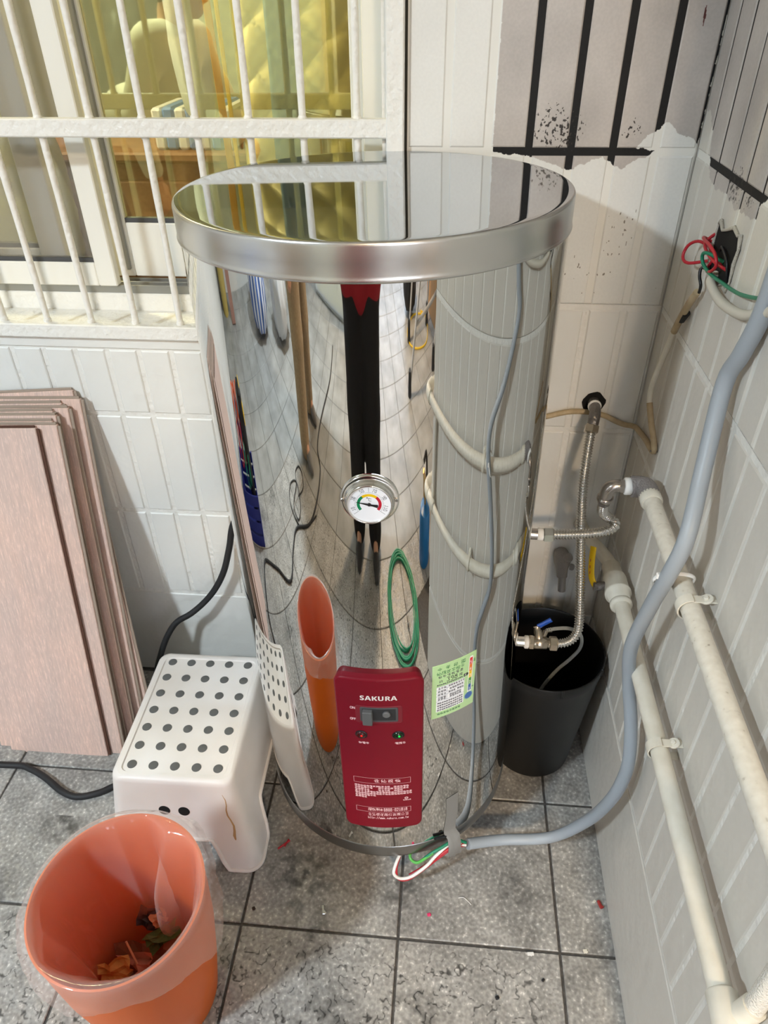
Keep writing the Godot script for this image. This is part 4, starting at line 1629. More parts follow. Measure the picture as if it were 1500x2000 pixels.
# ---------------------------------------------------------------- orange bin with its liner and litter
func build_orange_bin() -> void:
	var c := Vector3(-0.811, 0.0, 0.728)
	var t := thing("orange_bin", "round orange plastic bin in the lower left corner", "bin", c)
	var H := 0.353
	var R := 0.128
	var B := 0.097
	var st := ST()
	lathe(st, [Vector2(0, 0.0), Vector2(B - 0.006, 0), Vector2(B, 0.006), Vector2(lerpf(B, R, 0.3) + 0.004, H * 0.3), Vector2(lerpf(B, R, 0.6) + 0.006, H * 0.6), Vector2(lerpf(B, R, 0.85) + 0.003, H * 0.85), Vector2(R, H - 0.004), Vector2(R + 0.001, H), Vector2(R - 0.002, H + 0.001), Vector2(R - 0.004, H - 0.004), Vector2(lerpf(B, R, 0.6) + 0.002, H * 0.6), Vector2(B - 0.002, 0.012), Vector2(0, 0.01)], 96, Basis.IDENTITY, Vector3.ZERO, 60)
	part("shell", st, M.orange, t)
	# translucent liner: inside wall with folds, over the rim, and a hanging cuff
	var bag := thing("bin_liner", "translucent white plastic bag lining the orange bin, folded over its rim", "bin liner", c)
	st = ST()
	st.set_smooth_group(1)
	var n := 160
	var nz := noise(1.0, 61, 3)
	var rows := []
	# creases: knots round the wall, each drifting sideways with height, the film straight between them
	var kn := 15
	var kdepth := []
	var kdrift := []
	for k in kn:
		kdepth.append(rng.randf_range(0.0, 1.0) * (1.0 if k % 2 == 0 else 0.25))
		kdrift.append(rng.randf_range(-0.16, 0.16))
	kdepth[6] = 2.0      # the deep pleat on the far side
	kdrift[6] = 0.05
	kdepth[5] = 0.0
	kdepth[7] = 0.1
	var vs := []
	for j in 25:
		vs.append(float(j) / 24.0)
	for j in range(1, 9):
		vs.append(1.0 + j / 8.0)
	for v in vs:
		var ring := []
		for i in n:
			var a := TAU * i / n
			var d := Vector2(sin(a), cos(a))
			var best_l := -9.0
			var best_r := 9.0
			var dl := 0.0
			var dr := 0.0
			for k in kn:
				var ka: float = wrapf(TAU * (k + 0.5) / kn + kdrift[k] * (1.0 - v) * 2.0 - a, -PI, PI)
				if ka <= 0.0 and ka > best_l:
					best_l = ka
					dl = kdepth[k]
				if ka > 0.0 and ka < best_r:
					best_r = ka
					dr = kdepth[k]
			var fold := lerpf(dl, dr, -best_l / maxf(best_r - best_l, 0.001))
			var small := nz.get_noise_3d(d.x * 3.0, d.y * 3.0, v * 2.0)
			var r: float
			var y: float
			if v <= 1.0:
				y = lerpf(0.018, H + 0.008, v)
				var rb := lerpf(B, R, v) - 0.0065 * (1.0 - smoothstep(0.962, 1.0, v))
				var depth := sin(PI * clampf(v * 0.93 + 0.02, 0.0, 1.0)) * 0.034 + 0.0005
				r = rb - fold * depth - maxf(0.0, small) * 0.005 * sin(PI * v)
			else:
				var u: float = v - 1.0
				var hem := 0.036 + 0.014 * sin(a * 1.0 + 0.4) + 0.012 * nz.get_noise_2d(d.x * 2.0 - 9.0, d.y * 2.0) + 0.030 * exp(-pow(wrapf(a - 1.35, -PI, PI) / 0.5, 2.0))
				y = H + 0.007 - u * hem
				r = R + 0.0042 + 0.008 * u + fold * 0.007 * u + absf(small) * 0.006 * u + 0.014 * u * exp(-pow(wrapf(a - 1.45, -PI, PI) / 0.28, 2.0))
			ring.append(Vector3(d.x * r, y, d.y * r))
		rows.append(ring)
	for j in rows.size() - 1:
		for i in n:
			var A: Vector3 = rows[j][i]
			var Bq: Vector3 = rows[j][(i + 1) % n]
			var C: Vector3 = rows[j + 1][(i + 1) % n]
			var D: Vector3 = rows[j + 1][i]
			tri(st, A, C, Bq); tri(st, A, D, C)
	for i in n:
		tri(st, Vector3(0, 0.016, 0), rows[0][i], rows[0][(i + 1) % n])
	part("film", st, M.bag, bag)
	# litter: torn ochre paper, a leaf-green strip, a dark scrap, a stick, a pale wad
	scrap("litter_heap", "brownish crumpled litter lying under the other scraps in the bin", "litter", c + Vector3(-0.02, 0.052, -0.005), Vector2(0.12, 0.11), Vector3(0.2, 0.3, 0.2), mat(rgb(150, 96, 66), 0.7), 21, 0.05)
	scrap("torn_paper", "torn ochre paper scrap at the bottom of the orange bin", "paper scrap", c + Vector3(-0.064, 0.088, 0.006), Vector2(0.05, 0.036), Vector3(0.9, 0.5, 0.25), M.paper, 3, 0.03)
	scrap("green_strip", "olive green curled strip in the orange bin", "plant scrap", c + Vector3(0.004, 0.104, -0.046), Vector2(0.062, 0.030), Vector3(0.8, 0.9, 0.5), M.leaf, 5, 0.04)
	scrap("dark_scrap", "dark crumpled wrapper behind the green strip in the bin", "wrapper", c + Vector3(-0.020, 0.113, -0.072), Vector2(0.05, 0.04), Vector3(1.1, 0.3, 0.4), mat(rgb(62, 48, 52), 0.3), 8, 0.05)
	scrap("peach_scrap", "small peach coloured scrap beside the dark wrapper in the bin", "paper scrap", c + Vector3(-0.006, 0.122, -0.068), Vector2(0.026, 0.024), Vector3(0.9, 0.8, 0.1), mat(rgb(226, 166, 124), 0.7), 11, 0.03)
	scrap("pale_wad", "pale pinkish crumpled wad at the front bottom of the bin", "paper scrap", c + Vector3(-0.034, 0.080, -0.002), Vector2(0.07, 0.045), Vector3(0.3, 0.1, 0.3), mat(rgb(206, 150, 128), 0.7), 14, 0.05)
	var stick := thing("wooden_stick", "thin pale wooden stick leaning inside the orange bin", "stick", c)
	st = ST()
	rod(st, Vector3(-0.028, 0.085, -0.004), Vector3(-0.046, 0.132, -0.022), 0.0018, 8)
	part("stick", st, mat(rgb(224, 188, 150), 0.7), stick)

func scrap(called: String, label: String, cat: String, at: Vector3, size: Vector2, rot: Vector3, m: Material, sd: int, crumple := 0.02) -> void:
	var t := thing(called, label, cat, at, Basis.from_euler(rot))
	var nz := noise(1.0, sd, 3)
	var st := ST()
	st.set_smooth_group(-1)
	var n := 5
	var P := func(i: int, j: int, dn: float) -> Vector3:
		var u := float(i) / n - 0.5
		var v := float(j) / n - 0.5
		return Vector3(u * size.x * (1.0 + 0.3 * nz.get_noise_2d(v * 9.0, 3.0)), nz.get_noise_2d(u * 5.0 + sd, v * 5.0) * crumple * 0.7 + dn, v * size.y * (1.0 + 0.4 * nz.get_noise_2d(u * 9.0, 8.0)))
	for i in n:
		for j in n:
			for s in 2:
				var dn := 0.0006 * s
				var A: Vector3 = P.call(i, j, dn)
				var B: Vector3 = P.call(i + 1, j, dn)
				var C: Vector3 = P.call(i + 1, j + 1, dn)
				var D: Vector3 = P.call(i, j + 1, dn)
				if s == 1:
					tri(st, A, C, B); tri(st, A, D, C)
				else:
					tri(st, A, B, C); tri(st, A, C, D)
	part("sheet", st, m, t)

# ---------------------------------------------------------------- black bin in the corner
func build_black_bin() -> void:
	var t := thing("black_bin", "tall round black plastic bin in the corner beside the heater", "bin", Vector3(-0.123, 0.0, 0.160))
	var H := 0.334
	var R := 0.117
	var B := 0.088
	var st := ST()
	lathe(st, [Vector2(0, 0), Vector2(B - 0.008, 0), Vector2(B, 0.008), Vector2(R - 0.002, H - 0.03), Vector2(R, H - 0.026), Vector2(R + 0.0012, H - 0.003), Vector2(R, H), Vector2(R - 0.002, H), Vector2(R - 0.004, H - 0.004), Vector2(R - 0.006, H - 0.03), Vector2(B - 0.003, 0.012), Vector2(0, 0.01)], 96, Basis.IDENTITY, Vector3.ZERO, 40)
	part("shell", st, M.binblack, t)
	for a in [0.17, 1.1, PI, 4.4]:
		st = ST()
		var d := Vector3(sin(a), 0, cos(a))
		box(st, d * (R + 0.0005) + Vector3(0, H - 0.009, 0), Vector3(0.006, 0.022, 0.004), 0.001, Basis(Vector3.UP.cross(d), Vector3.UP, d))
		part("clip", st, M.binblack, t)

# ---------------------------------------------------------------- pipes on the right wall
func build_pipes() -> void:
	var X := -0.030
	var up := thing("upper_water_pipe", "upper painted PVC water pipe running along the right wall", "pipe")
	var st := ST()
	tube(st, smooth_path([Vector3(X, 0.79, 0.262), Vector3(X, 0.79, 0.5), Vector3(X, 0.788, 0.80), Vector3(X, 0.788, 0.945)], 0.03), 0.0132, 20)
	part("pipe", st, M.dirty_pvc, up)
	st = ST()
	tube(st, smooth_path([Vector3(X, 0.788, 0.93), Vector3(X, 0.788, 0.952), Vector3(X + 0.006, 0.788, 0.966), Vector3(X + 0.022, 0.788, 0.971), Vector3(X + 0.045, 0.788, 0.972)], 0.004), 0.0172, 20)
	part("elbow", st, M.pvc, up)
	st = ST()
	rod(st, Vector3(0.01, 0.788, 0.972), Vector3(1.9, 0.788, 0.972), 0.0132, 16)
	part("pipe", st, M.pvc, up)
	st = ST()   # collar and grey elbow with the outlet
	tube(st, [Vector3(X, 0.79, 0.258), Vector3(X, 0.79, 0.261), Vector3(X, 0.79, 0.276), Vector3(X, 0.79, 0.279)], [0.0145, 0.0168, 0.0168, 0.0150], 24)
	part("collar", st, M.pvc, up)
	st = ST()
	tube(st, smooth_path([Vector3(X, 0.79, 0.264), Vector3(X, 0.79, 0.246), Vector3(X - 0.002, 0.789, 0.234), Vector3(X - 0.010, 0.787, 0.2275), Vector3(X - 0.021, 0.785, 0.2265)], 0.003), 0.0168, 22)
	tube(st, [Vector3(-0.038, 0.785, 0.2262), Vector3(-0.040, 0.785, 0.2262), Vector3(-0.0495, 0.785, 0.2262)], [0.0155, 0.0178, 0.0178], 22)
	part("outlet_elbow", st, M.greypvc, up, "dark grey elbow at the pipe's end")
	strap(Vector3(X, 0.789, 0.507), 0.0140, up)

	var lo := thing("lower_water_pipe", "lower painted PVC water pipe with yellow-handled valve along the right wall", "pipe")
	st = ST()
	tube(st, smooth_path([Vector3(-0.066, 0.54, 0.004), Vector3(-0.062, 0.543, 0.035), Vector3(-0.048, 0.547, 0.085), Vector3(-0.034, 0.551, 0.13), Vector3(X, 0.553, 0.17), Vector3(X, 0.555, 0.3), Vector3(X, 0.557, 0.6), Vector3(X, 0.553, 0.955)], 0.012), 0.0130, 20)
	part("pipe", st, M.pvc, lo)
	st = ST()   # ball valve body
	tube(st, [Vector3(X, 0.552, 0.150), Vector3(X, 0.552, 0.152), Vector3(X, 0.552, 0.180), Vector3(X, 0.552, 0.184), Vector3(X, 0.552, 0.190), Vector3(X, 0.5525, 0.222), Vector3(X, 0.5525, 0.224), Vector3(X, 0.5525, 0.230), Vector3(X, 0.553, 0.232), Vector3(X, 0.553, 0.254), Vector3(X, 0.553, 0.256)], [0.0150, 0.0172, 0.0172, 0.0205, 0.0215, 0.0215, 0.0235, 0.0235, 0.0195, 0.0180, 0.0150], 28)
	var vb := part("valve_body", st, M.pvc, lo)
	st = ST()
	tube(st, [Vector3(X, 0.553, 0.250), Vector3(X, 0.553, 0.252), Vector3(X, 0.553, 0.260), Vector3(X, 0.553, 0.262)], [0.0150, 0.0192, 0.0192, 0.0150], 24)
	part("union_ring", st, M.pvc, vb)
	st = ST()
	rod(st, Vector3(X, 0.552, 0.205), Vector3(-0.068, 0.548, 0.205), 0.0082, 14)
	hexnut(st, Vector3(-0.066, 0.548, 0.205), Vector3(-1, -0.05, 0), 0.0085, 0.008)
	part("valve_stem", st, M.oldsteel, vb)
	st = ST()
	var hb := Basis(Vector3(0, 0.95, -0.30).normalized(), 0.0)
	var hp := smooth_path([Vector3(-0.066, 0.546, 0.203), Vector3(-0.072, 0.556, 0.196), Vector3(-0.074, 0.566, 0.187), Vector3(-0.074, 0.585, 0.175), Vector3(-0.073, 0.607, 0.163)], 0.004)
	tube(st, hp, 0.0078, 10, true, 0.3)
	part("valve_handle", st, M.yellow, vb, "yellow lever handle")
	st = ST()
	for i in 3:
		var p: Vector3 = hp[8 + i * 3]
		box(st, p + Vector3(-0.0028, 0, 0.001), Vector3(0.0006, 0.004, 0.004))
	part("handle_print", st, M.wire_red, vb)
	st = ST()
	tube(st, [Vector3(X, 0.556, 0.862), Vector3(X, 0.556, 0.864), Vector3(X, 0.554, 0.925), Vector3(X, 0.554, 0.928)], [0.0150, 0.0172, 0.0172, 0.0140], 22)
	part("coupling", st, M.pvc, lo)
	st = ST()
	tube(st, smooth_path([Vector3(X, 0.553, 0.93), Vector3(X, 0.553, 0.952), Vector3(X + 0.006, 0.553, 0.966), Vector3(X + 0.022, 0.553, 0.971), Vector3(X + 0.045, 0.553, 0.972)], 0.004), 0.0172, 20)
	part("elbow", st, M.pvc, lo)
	st = ST()
	rod(st, Vector3(0.01, 0.553, 0.972), Vector3(1.9, 0.553, 0.972), 0.0132, 16)
	part("pipe", st, M.pvc, lo)
	strap(Vector3(X, 0.557, 0.556), 0.0138, lo)
	# white riser at the near edge of the right wall
	var rs := thing("white_riser_pipe", "flaking white riser pipe at the lower right edge of the right wall", "pipe")
	st = ST()
	rod(st, Vector3(-0.012, 0.575, 0.887), Vector3(-0.012, 0.76, 0.882), 0.0105, 16)
	part("pipe", st, bump(mat(rgb(226, 222, 212), 0.7), 0.09, 14.0, 8.0), rs)
	st = ST()
	rod(st, Vector3(-0.022, 0.555, 0.888), Vector3(-0.012, 0.590, 0.887), 0.013, 16)
	part("socket", st, M.pvc, rs)

func strap(c: Vector3, r: float, parent: Node) -> void:
	var st := ST()
	var arc := []
	for i in 17:
		var a := lerpf(-PI / 2, PI / 2, i / 16.0) + PI
		arc.append(c + Vector3(cos(a) * (r + 0.0016), sin(a) * (r + 0.0016), 0))
	band(st, arc, 0.014, 0.0018)
	var o := part("pipe_strap", st, M.pvc, parent)
	st = ST()
	var top := c.y + r + 0.006
	box(st, Vector3(c.x * 0.5, top - 0.006, c.z), Vector3(-c.x, 0.0022, 0.013), 0.0006)
	disc(st, Vector3(c.x * 0.40, top - 0.006, c.z), Vector3(-0.5, 1, 0), 0.0085, 0.0026, 18)
	disc(st, Vector3(c.x * 0.40 - 0.001, top - 0.0038, c.z), Vector3(-0.5, 1.0, 0), 0.0034, 0.003, 12)
	part("strap_tab", st, M.pvc, o)
	st = ST()
	box(st, Vector3(c.x * 0.5, c.y - r - 0.0012, c.z), Vector3(-c.x, 0.0022, 0.013), 0.0006)
	part("strap_foot", st, M.pvc, o)

func band(st: SurfaceTool, path: Array, w: float, th: float) -> void:   # a flat strip bent in the x, y plane, w wide in z
	st.set_smooth_group(0)
	for i in path.size() - 1:
		var a: Vector3 = path[i]
		var b: Vector3 = path[i + 1]
		var t0: Vector3 = (path[i + 1] - path[maxi(i - 1, 0)]).normalized()
		var t1: Vector3 = (path[mini(i + 2, path.size() - 1)] - path[i]).normalized()
		var n0 := Vector3(t0.y, -t0.x, 0)
		var n1 := Vector3(t1.y, -t1.x, 0)
		var h := Vector3(0, 0, w / 2)
		var mid := (a + b) / 2
		var A := [a + n0 * th - h, a + n0 * th + h, a - n0 * th * 0.1 + h, a - n0 * th * 0.1 - h]
		var B := [b + n1 * th - h, b + n1 * th + h, b - n1 * th * 0.1 + h, b - n1 * th * 0.1 - h]
		for k in 4:
			st.set_smooth_group(k + 1)
			quad_out(st, A[k], A[(k + 1) % 4], B[(k + 1) % 4], B[k], mid)

# ---------------------------------------------------------------- the heater's two water lines and the old taps
func build_heater_lines() -> void:
	# upper line: nipple, tape, nut, corrugated hose, elbow
	var t := thing("hot_water_line", "upper corrugated steel hose from the heater to the grey pipe elbow", "flexible hose")
	var st := ST()
	rod(st, Vector3(-0.214, 0.668, 0.212), Vector3(-0.185, 0.668, 0.212), 0.0098, 20)
	part("nipple", st, M.fitting, t)
	st = ST()
	tube(st, [Vector3(-0.186, 0.668, 0.212), Vector3(-0.184, 0.668, 0.212), Vector3(-0.177, 0.668, 0.212), Vector3(-0.176, 0.668, 0.212)], [0.0098, 0.0112, 0.0112, 0.010], 20)
	part("thread_tape", st, M.teflon, t)
	st = ST()
	hexnut(st, Vector3(-0.1675, 0.6685, 0.212), Vector3(1, 0.02, 0), 0.0135, 0.017)
	part("nut", st, M.steel, t)
	st = ST()
	corrugated(st, [Vector3(-0.160, 0.6690, 0.212), Vector3(-0.135, 0.6705, 0.212), Vector3(-0.095, 0.676, 0.213), Vector3(-0.068, 0.683, 0.212), Vector3(-0.0565, 0.689, 0.206), Vector3(-0.0575, 0.692, 0.196), Vector3(-0.068, 0.698, 0.194), Vector3(-0.0795, 0.712, 0.201), Vector3(-0.085, 0.728, 0.211), Vector3(-0.0865, 0.744, 0.2175)], 0.0092)
	part("hose", st, M.steel, t)
	st = ST()
	hexnut(st, Vector3(-0.0868, 0.747, 0.2185), Vector3(-0.05, 1, 0.25), 0.0105, 0.012)
	part("nut", st, M.oldsteel, t)
	st = ST()
	tube(st, smooth_path([Vector3(-0.0869, 0.7535, 0.2205), Vector3(-0.0871, 0.766, 0.2235), Vector3(-0.0855, 0.7775, 0.2255), Vector3(-0.079, 0.784, 0.2262), Vector3(-0.068, 0.785, 0.2262)], 0.003), 0.0108, 22)
	tube(st, [Vector3(-0.0868, 0.752, 0.2203), Vector3(-0.0868, 0.754, 0.2207), Vector3(-0.0869, 0.759, 0.222), Vector3(-0.0869, 0.7605, 0.2223)], [0.0115, 0.0132, 0.0132, 0.0112], 22)
	hexnut(st, Vector3(-0.067, 0.785, 0.2262), Vector3(1, 0, 0), 0.0120, 0.009)
	part("elbow", st, M.fitting, t)
	st = ST()
	tube(st, [Vector3(-0.0625, 0.785, 0.2262), Vector3(-0.0610, 0.785, 0.2262), Vector3(-0.0515, 0.785, 0.2262), Vector3(-0.0500, 0.785, 0.2262)], [0.012, 0.0142, 0.0142, 0.012], 24)
	part("thread_tape", st, M.teflon, t)

	# lower line: nipple, tape, safety valve with blue lever, nut, hose up to the wall outlet
	t = thing("cold_water_line", "long corrugated steel hose from the wall outlet down to the blue-levered valve", "flexible hose")
	st = ST()
	rod(st, Vector3(-0.211, 0.441, 0.252), Vector3(-0.186, 0.441, 0.252), 0.0098, 20)
	part("nipple", st, M.chrome, t)
	st = ST()
	tube(st, [Vector3(-0.188, 0.441, 0.252), Vector3(-0.186, 0.441, 0.252), Vector3(-0.180, 0.441, 0.252), Vector3(-0.179, 0.441, 0.252)], [0.0098, 0.0125, 0.0125, 0.010], 20)
	part("thread_tape", st, M.teflon, t)
	st = ST()
	hexnut(st, Vector3(-0.174, 0.441, 0.252), Vector3(1, 0, 0), 0.0130, 0.010)
	tube(st, [Vector3(-0.171, 0.441, 0.252), Vector3(-0.169, 0.441, 0.252), Vector3(-0.146, 0.441, 0.252), Vector3(-0.145, 0.441, 0.252), Vector3(-0.141, 0.441, 0.252)], [0.010, 0.0122, 0.0122, 0.010, 0.0098], 24)
	tube(st, [Vector3(-0.160, 0.446, 0.250), Vector3(-0.163, 0.460, 0.240), Vector3(-0.164, 0.4605, 0.2395), Vector3(-0.1655, 0.466, 0.2355)], [0.0078, 0.0078, 0.0066, 0.0064], 18)
	rod(st, Vector3(-0.153, 0.443, 0.247), Vector3(-0.147, 0.452, 0.232), 0.0048, 12)
	var vb := part("safety_valve", st, M.nickel, t, "nickel safety valve")
	st = ST()
	tube(st, [Vector3(-0.163, 0.4665, 0.2355), Vector3(-0.155, 0.4715, 0.2335), Vector3(-0.140, 0.4815, 0.2305)], [0.0062, 0.0055, 0.0058], 12, true, 0.55)
	part("lever", st, M.blue, vb, "blue lever")
	st = ST()
	hexnut(st, Vector3(-0.1335, 0.441, 0.252), Vector3(1, 0, 0), 0.0138, 0.015)
	part("nut", st, M.nickel, t)
	st = ST()
	corrugated(st, [Vector3(-0.127, 0.4412, 0.252), Vector3(-0.113, 0.443, 0.251), Vector3(-0.099, 0.450, 0.247), Vector3(-0.0905, 0.463, 0.240), Vector3(-0.0885, 0.482, 0.230), Vector3(-0.0905, 0.53, 0.202), Vector3(-0.0955, 0.60, 0.166), Vector3(-0.1005, 0.67, 0.134), Vector3(-0.1015, 0.72, 0.113), Vector3(-0.097, 0.765, 0.083), Vector3(-0.0925, 0.790, 0.062)], 0.0092)
	part("hose", st, M.steel, t)
	st = ST()
	hexnut(st, Vector3(-0.0918, 0.794, 0.0592), Vector3(0.15, 0.75, -0.62), 0.0132, 0.015)
	part("nut", st, M.nickel, t)

	# wall outlet: a bent steel stub out of a broken hole
	var o := thing("wall_outlet_pipe", "grimy steel stub pipe coming out of a broken hole in the back wall", "pipe stub")
	st = ST()
	var hole := PackedVector2Array()
	for k in 22:
		var a := TAU * k / 22
		hole.append(Vector2(cos(a) * (0.0205 + 0.0012 * sin(a * 4.0 + 1.0) + 0.0008 * sin(a * 7.0)), sin(a) * (0.0215 + 0.0012 * cos(a * 5.0))))
	prism(st, hole, 0.0004, 0.0012, Transform3D(Basis.IDENTITY, Vector3(-0.083, 0.8165, 0)))
	part("hole", st, M.hole_shade, o)  # flat dark plate in place of the shaded inside of the hole
	st = ST()
	tube(st, smooth_path([Vector3(-0.084, 0.8185, 0.0), Vector3(-0.0845, 0.8185, 0.022), Vector3(-0.0862, 0.816, 0.040), Vector3(-0.0888, 0.8085, 0.051), Vector3(-0.0905, 0.800, 0.056)], 0.004), 0.0102, 20)
	part("stub", st, M.oldsteel, o)
	st = ST()
	tube(st, [Vector3(-0.0844, 0.8185, 0.016), Vector3(-0.0844, 0.8185, 0.0175), Vector3(-0.0845, 0.8185, 0.0205), Vector3(-0.0845, 0.8185, 0.022)], [0.0102, 0.0122, 0.0122, 0.0102], 20)
	part("washer", st, M.teflon, o)

	# corroded old tap lower on the wall
	o = thing("old_tap", "corroded grey old tap on the back wall above the black bin", "tap")
	st = ST()
	tube(st, smooth_path([Vector3(-0.094, 0.458, 0.0), Vector3(-0.094, 0.460, 0.02), Vector3(-0.0945, 0.457, 0.036), Vector3(-0.095, 0.447, 0.045), Vector3(-0.0935, 0.432, 0.049)], 0.004), [0.014, 0.0142, 0.015, 0.0155, 0.016, 0.0165, 0.0172, 0.0176, 0.0178, 0.0174, 0.0168, 0.016, 0.0148, 0.0136, 0.0125, 0.012, 0.0116, 0.0112, 0.011, 0.011, 0.011, 0.011, 0.011, 0.011, 0.011], 16)
	part("tap_body", st, M.tap, o)
	st = ST()
	rod(st, Vector3(-0.0936, 0.436, 0.0485), Vector3(-0.0905, 0.398, 0.056), 0.0082, 14)
	part("spout", st, mat(rgb(158, 154, 150), 0.3, 0.3), o)
	st = ST()
	disc(st, Vector3(-0.086, 0.470, 0.034), Vector3(0.2, 0.8, 0.5), 0.0105, 0.007, 14)
	disc(st, Vector3(-0.078, 0.452, 0.040), Vector3(1, 0.1, 0.5), 0.007, 0.008, 12)
	part("cap", st, M.tap, o)

	# clear drain tube from the safety valve into the bin
	o = thing("drain_tube", "clear plastic drain tube hanging from the valve into the black bin", "tube")
	st = ST()
	tube(st, smooth_path([Vector3(-0.147, 0.452, 0.232), Vector3(-0.128, 0.452, 0.224), Vector3(-0.098, 0.444, 0.214), Vector3(-0.073, 0.418, 0.204), Vector3(-0.066, 0.376, 0.196), Vector3(-0.079, 0.335, 0.190), Vector3(-0.104, 0.290, 0.188), Vector3(-0.130, 0.235, 0.196), Vector3(-0.142, 0.17, 0.206)], 0.008), 0.0036, 12, false)
	part("tube", st, M.clear, o)
	st = ST()
	for k in 3:
		tube(st, [Vector3(-0.145 + k * 0.0034, 0.4521, 0.2312 - k * 0.0013), Vector3(-0.1435 + k * 0.0034, 0.4521, 0.2306 - k * 0.0013)], 0.0047, 12)
	part("clamp", st, M.chrome, o)

# ---------------------------------------------------------------- cables and boxes
func wire(called: String, pts: Array, r: float, m: Material, parent: Node, step := 0.005, sides := 10) -> MeshInstance3D:
	var st := ST()
	tube(st, smooth_path(pts, step), r, sides)
	return part(called, st, m, parent)

func build_electrics() -> void:
	# thick grey conduit
	var t := thing("grey_cable", "thick pale grey cable curving from the heater's foot up over both wall pipes", "cable")
	wire("sheath", [heater_point(39.5, 0.088, 0.266), Vector3(-0.205, 0.070, 0.437), Vector3(-0.112, 0.086, 0.433), Vector3(-0.058, 0.175, 0.447), Vector3(-0.038, 0.29, 0.473), Vector3(-0.030, 0.367, 0.478), Vector3(-0.0285, 0.415, 0.470), Vector3(-0.031, 0.468, 0.442), Vector3(-0.040, 0.528, 0.413), Vector3(-0.0545, 0.617, 0.418), Vector3(-0.0565, 0.735, 0.451), Vector3(-0.0560, 0.823, 0.480), Vector3(-0.047, 0.880, 0.476), Vector3(-0.031, 0.949, 0.425), Vector3(-0.019, 1.045, 0.383), Vector3(-0.0155, 1.092, 0.398), Vector3(-0.013, 1.161, 0.414), Vector3(-0.0125, 1.32, 0.415), Vector3(-0.0125, 1.55, 0.41), Vector3(-0.0125, 1.9, 0.41), Vector3(-0.0125, 2.2, 0.41)], 0.0106, M.conduit, t, 0.012, 18)
	# cut cores, folded under the tape
	var a := heater_point(38.5, 0.089, 0.266)
	wire("red_core", [a, heater_point(33, 0.098, 0.262), heater_point(26, 0.088, 0.262), heater_point(18, 0.062, 0.264), heater_point(12, 0.048, 0.268), heater_point(8, 0.056, 0.268), heater_point(7.5, 0.076, 0.258), heater_point(9.5, 0.088, 0.24), heater_point(12, 0.090, 0.21)], 0.0030, M.wire_red, t)
	wire("red_core", [a + Vector3(0, 0.005, 0), heater_point(33, 0.104, 0.262), heater_point(27, 0.096, 0.262), heater_point(19, 0.070, 0.262), heater_point(13, 0.054, 0.264)], 0.0028, M.wire_red, t)
	wire("white_core", [a + Vector3(0, 0.004, 0.002), heater_point(32, 0.108, 0.258), heater_point(25, 0.1, 0.262), heater_point(20, 0.079, 0.266), heater_point(13.5, 0.060, 0.270), heater_point(9, 0.058, 0.270), heater_point(6.4, 0.070, 0.266), heater_point(7.5, 0.084, 0.254), heater_point(10, 0.090, 0.236), heater_point(13, 0.091, 0.21)], 0.0031, M.wire_white, t)
	wire("green_core", [a + Vector3(0, 0.009, 0), heater_point(34, 0.115, 0.258), heater_point(28, 0.112, 0.258), heater_point(23, 0.104, 0.258), heater_point(19.5, 0.092, 0.258)], 0.0030, M.wire_green, t)
	wire("pale_green_core", [heater_point(23.5, 0.105, 0.2585), heater_point(20, 0.094, 0.2585), heater_point(16.5, 0.082, 0.257), heater_point(14, 0.084, 0.246), heater_point(16, 0.090, 0.225)], 0.0030, M.wire_lime, t)
	wire("black_core", [heater_point(36, 0.120, 0.252), heater_point(31, 0.128, 0.250), heater_point(25, 0.135, 0.249)], 0.0028, M.wire_black, t)
	# a strip of grey tape holding them to the tank
	var tp := thing("tape_strip", "strip of grey cloth tape holding the wires to the heater's base", "tape")
	var st := ST()
	st.set_smooth_group(1)
	var rows := [[0.247, 0.2458], [0.19, 0.2458], [0.15, 0.2462], [0.134, 0.2475], [0.126, 0.2575], [0.112, 0.2665], [0.098, 0.2695], [0.084, 0.2668], [0.072, 0.2652]]
	for side in 2:
		for j in rows.size() - 1:
			for i in 6:
				var P := func(ii: int, jj: int) -> Vector3:
					var lean: float = (0.247 - rows[jj][0]) * 3.0
					var d: float = 30.2 + 6.0 * ii / 6.0 - lean * 0.4 + (0.5 * sin(jj * 1.9) if ii == 0 or ii == 6 else 0.0)
					return heater_point(d, rows[jj][0] + (0.004 * ii / 6.0 if jj == 0 else 0.0), rows[jj][1] + 0.0012 * sin(ii * 2.1 + jj) * (1.0 if jj > 3 else 0.0) + (0.0 if side == 0 else -0.0008))
				var A: Vector3 = P.call(i, j)
				var B: Vector3 = P.call(i + 1, j)
				var C: Vector3 = P.call(i + 1, j + 1)
				var D: Vector3 = P.call(i, j + 1)
				if side == 0:
					tri(st, A, C, B); tri(st, A, D, C)
				else:
					tri(st, A, B, C); tri(st, A, C, D)
	part("strip", st, M.tape, tp)
	var tie := thing("cable_tie", "white plastic cable tie binding the grey cable to the upper pipe", "cable tie")
	st = ST()
	var loop := []
	for k in 25:
		var an := TAU * k / 24
		loop.append(Vector3(-0.0425 + cos(an) * 0.0262, 0.7985 + sin(an) * 0.0195, 0.466 + sin(an) * 0.010))
	tube(st, loop, 0.0028, 8, true, 0.4)
	box(st, Vector3(-0.066, 0.810, 0.473), Vector3(0.007, 0.008, 0.006), 0.001)
	part("band", st, M.teflon, tie)

	# broken socket hole, its inner shade a flat dark plate, with loose wires
	var bx := thing("socket_hole", "ragged socket hole, its shade a flat dark plate, with loose red and green wires in the right wall", "socket hole")
	st = ST()
	var rag := PackedVector2Array()
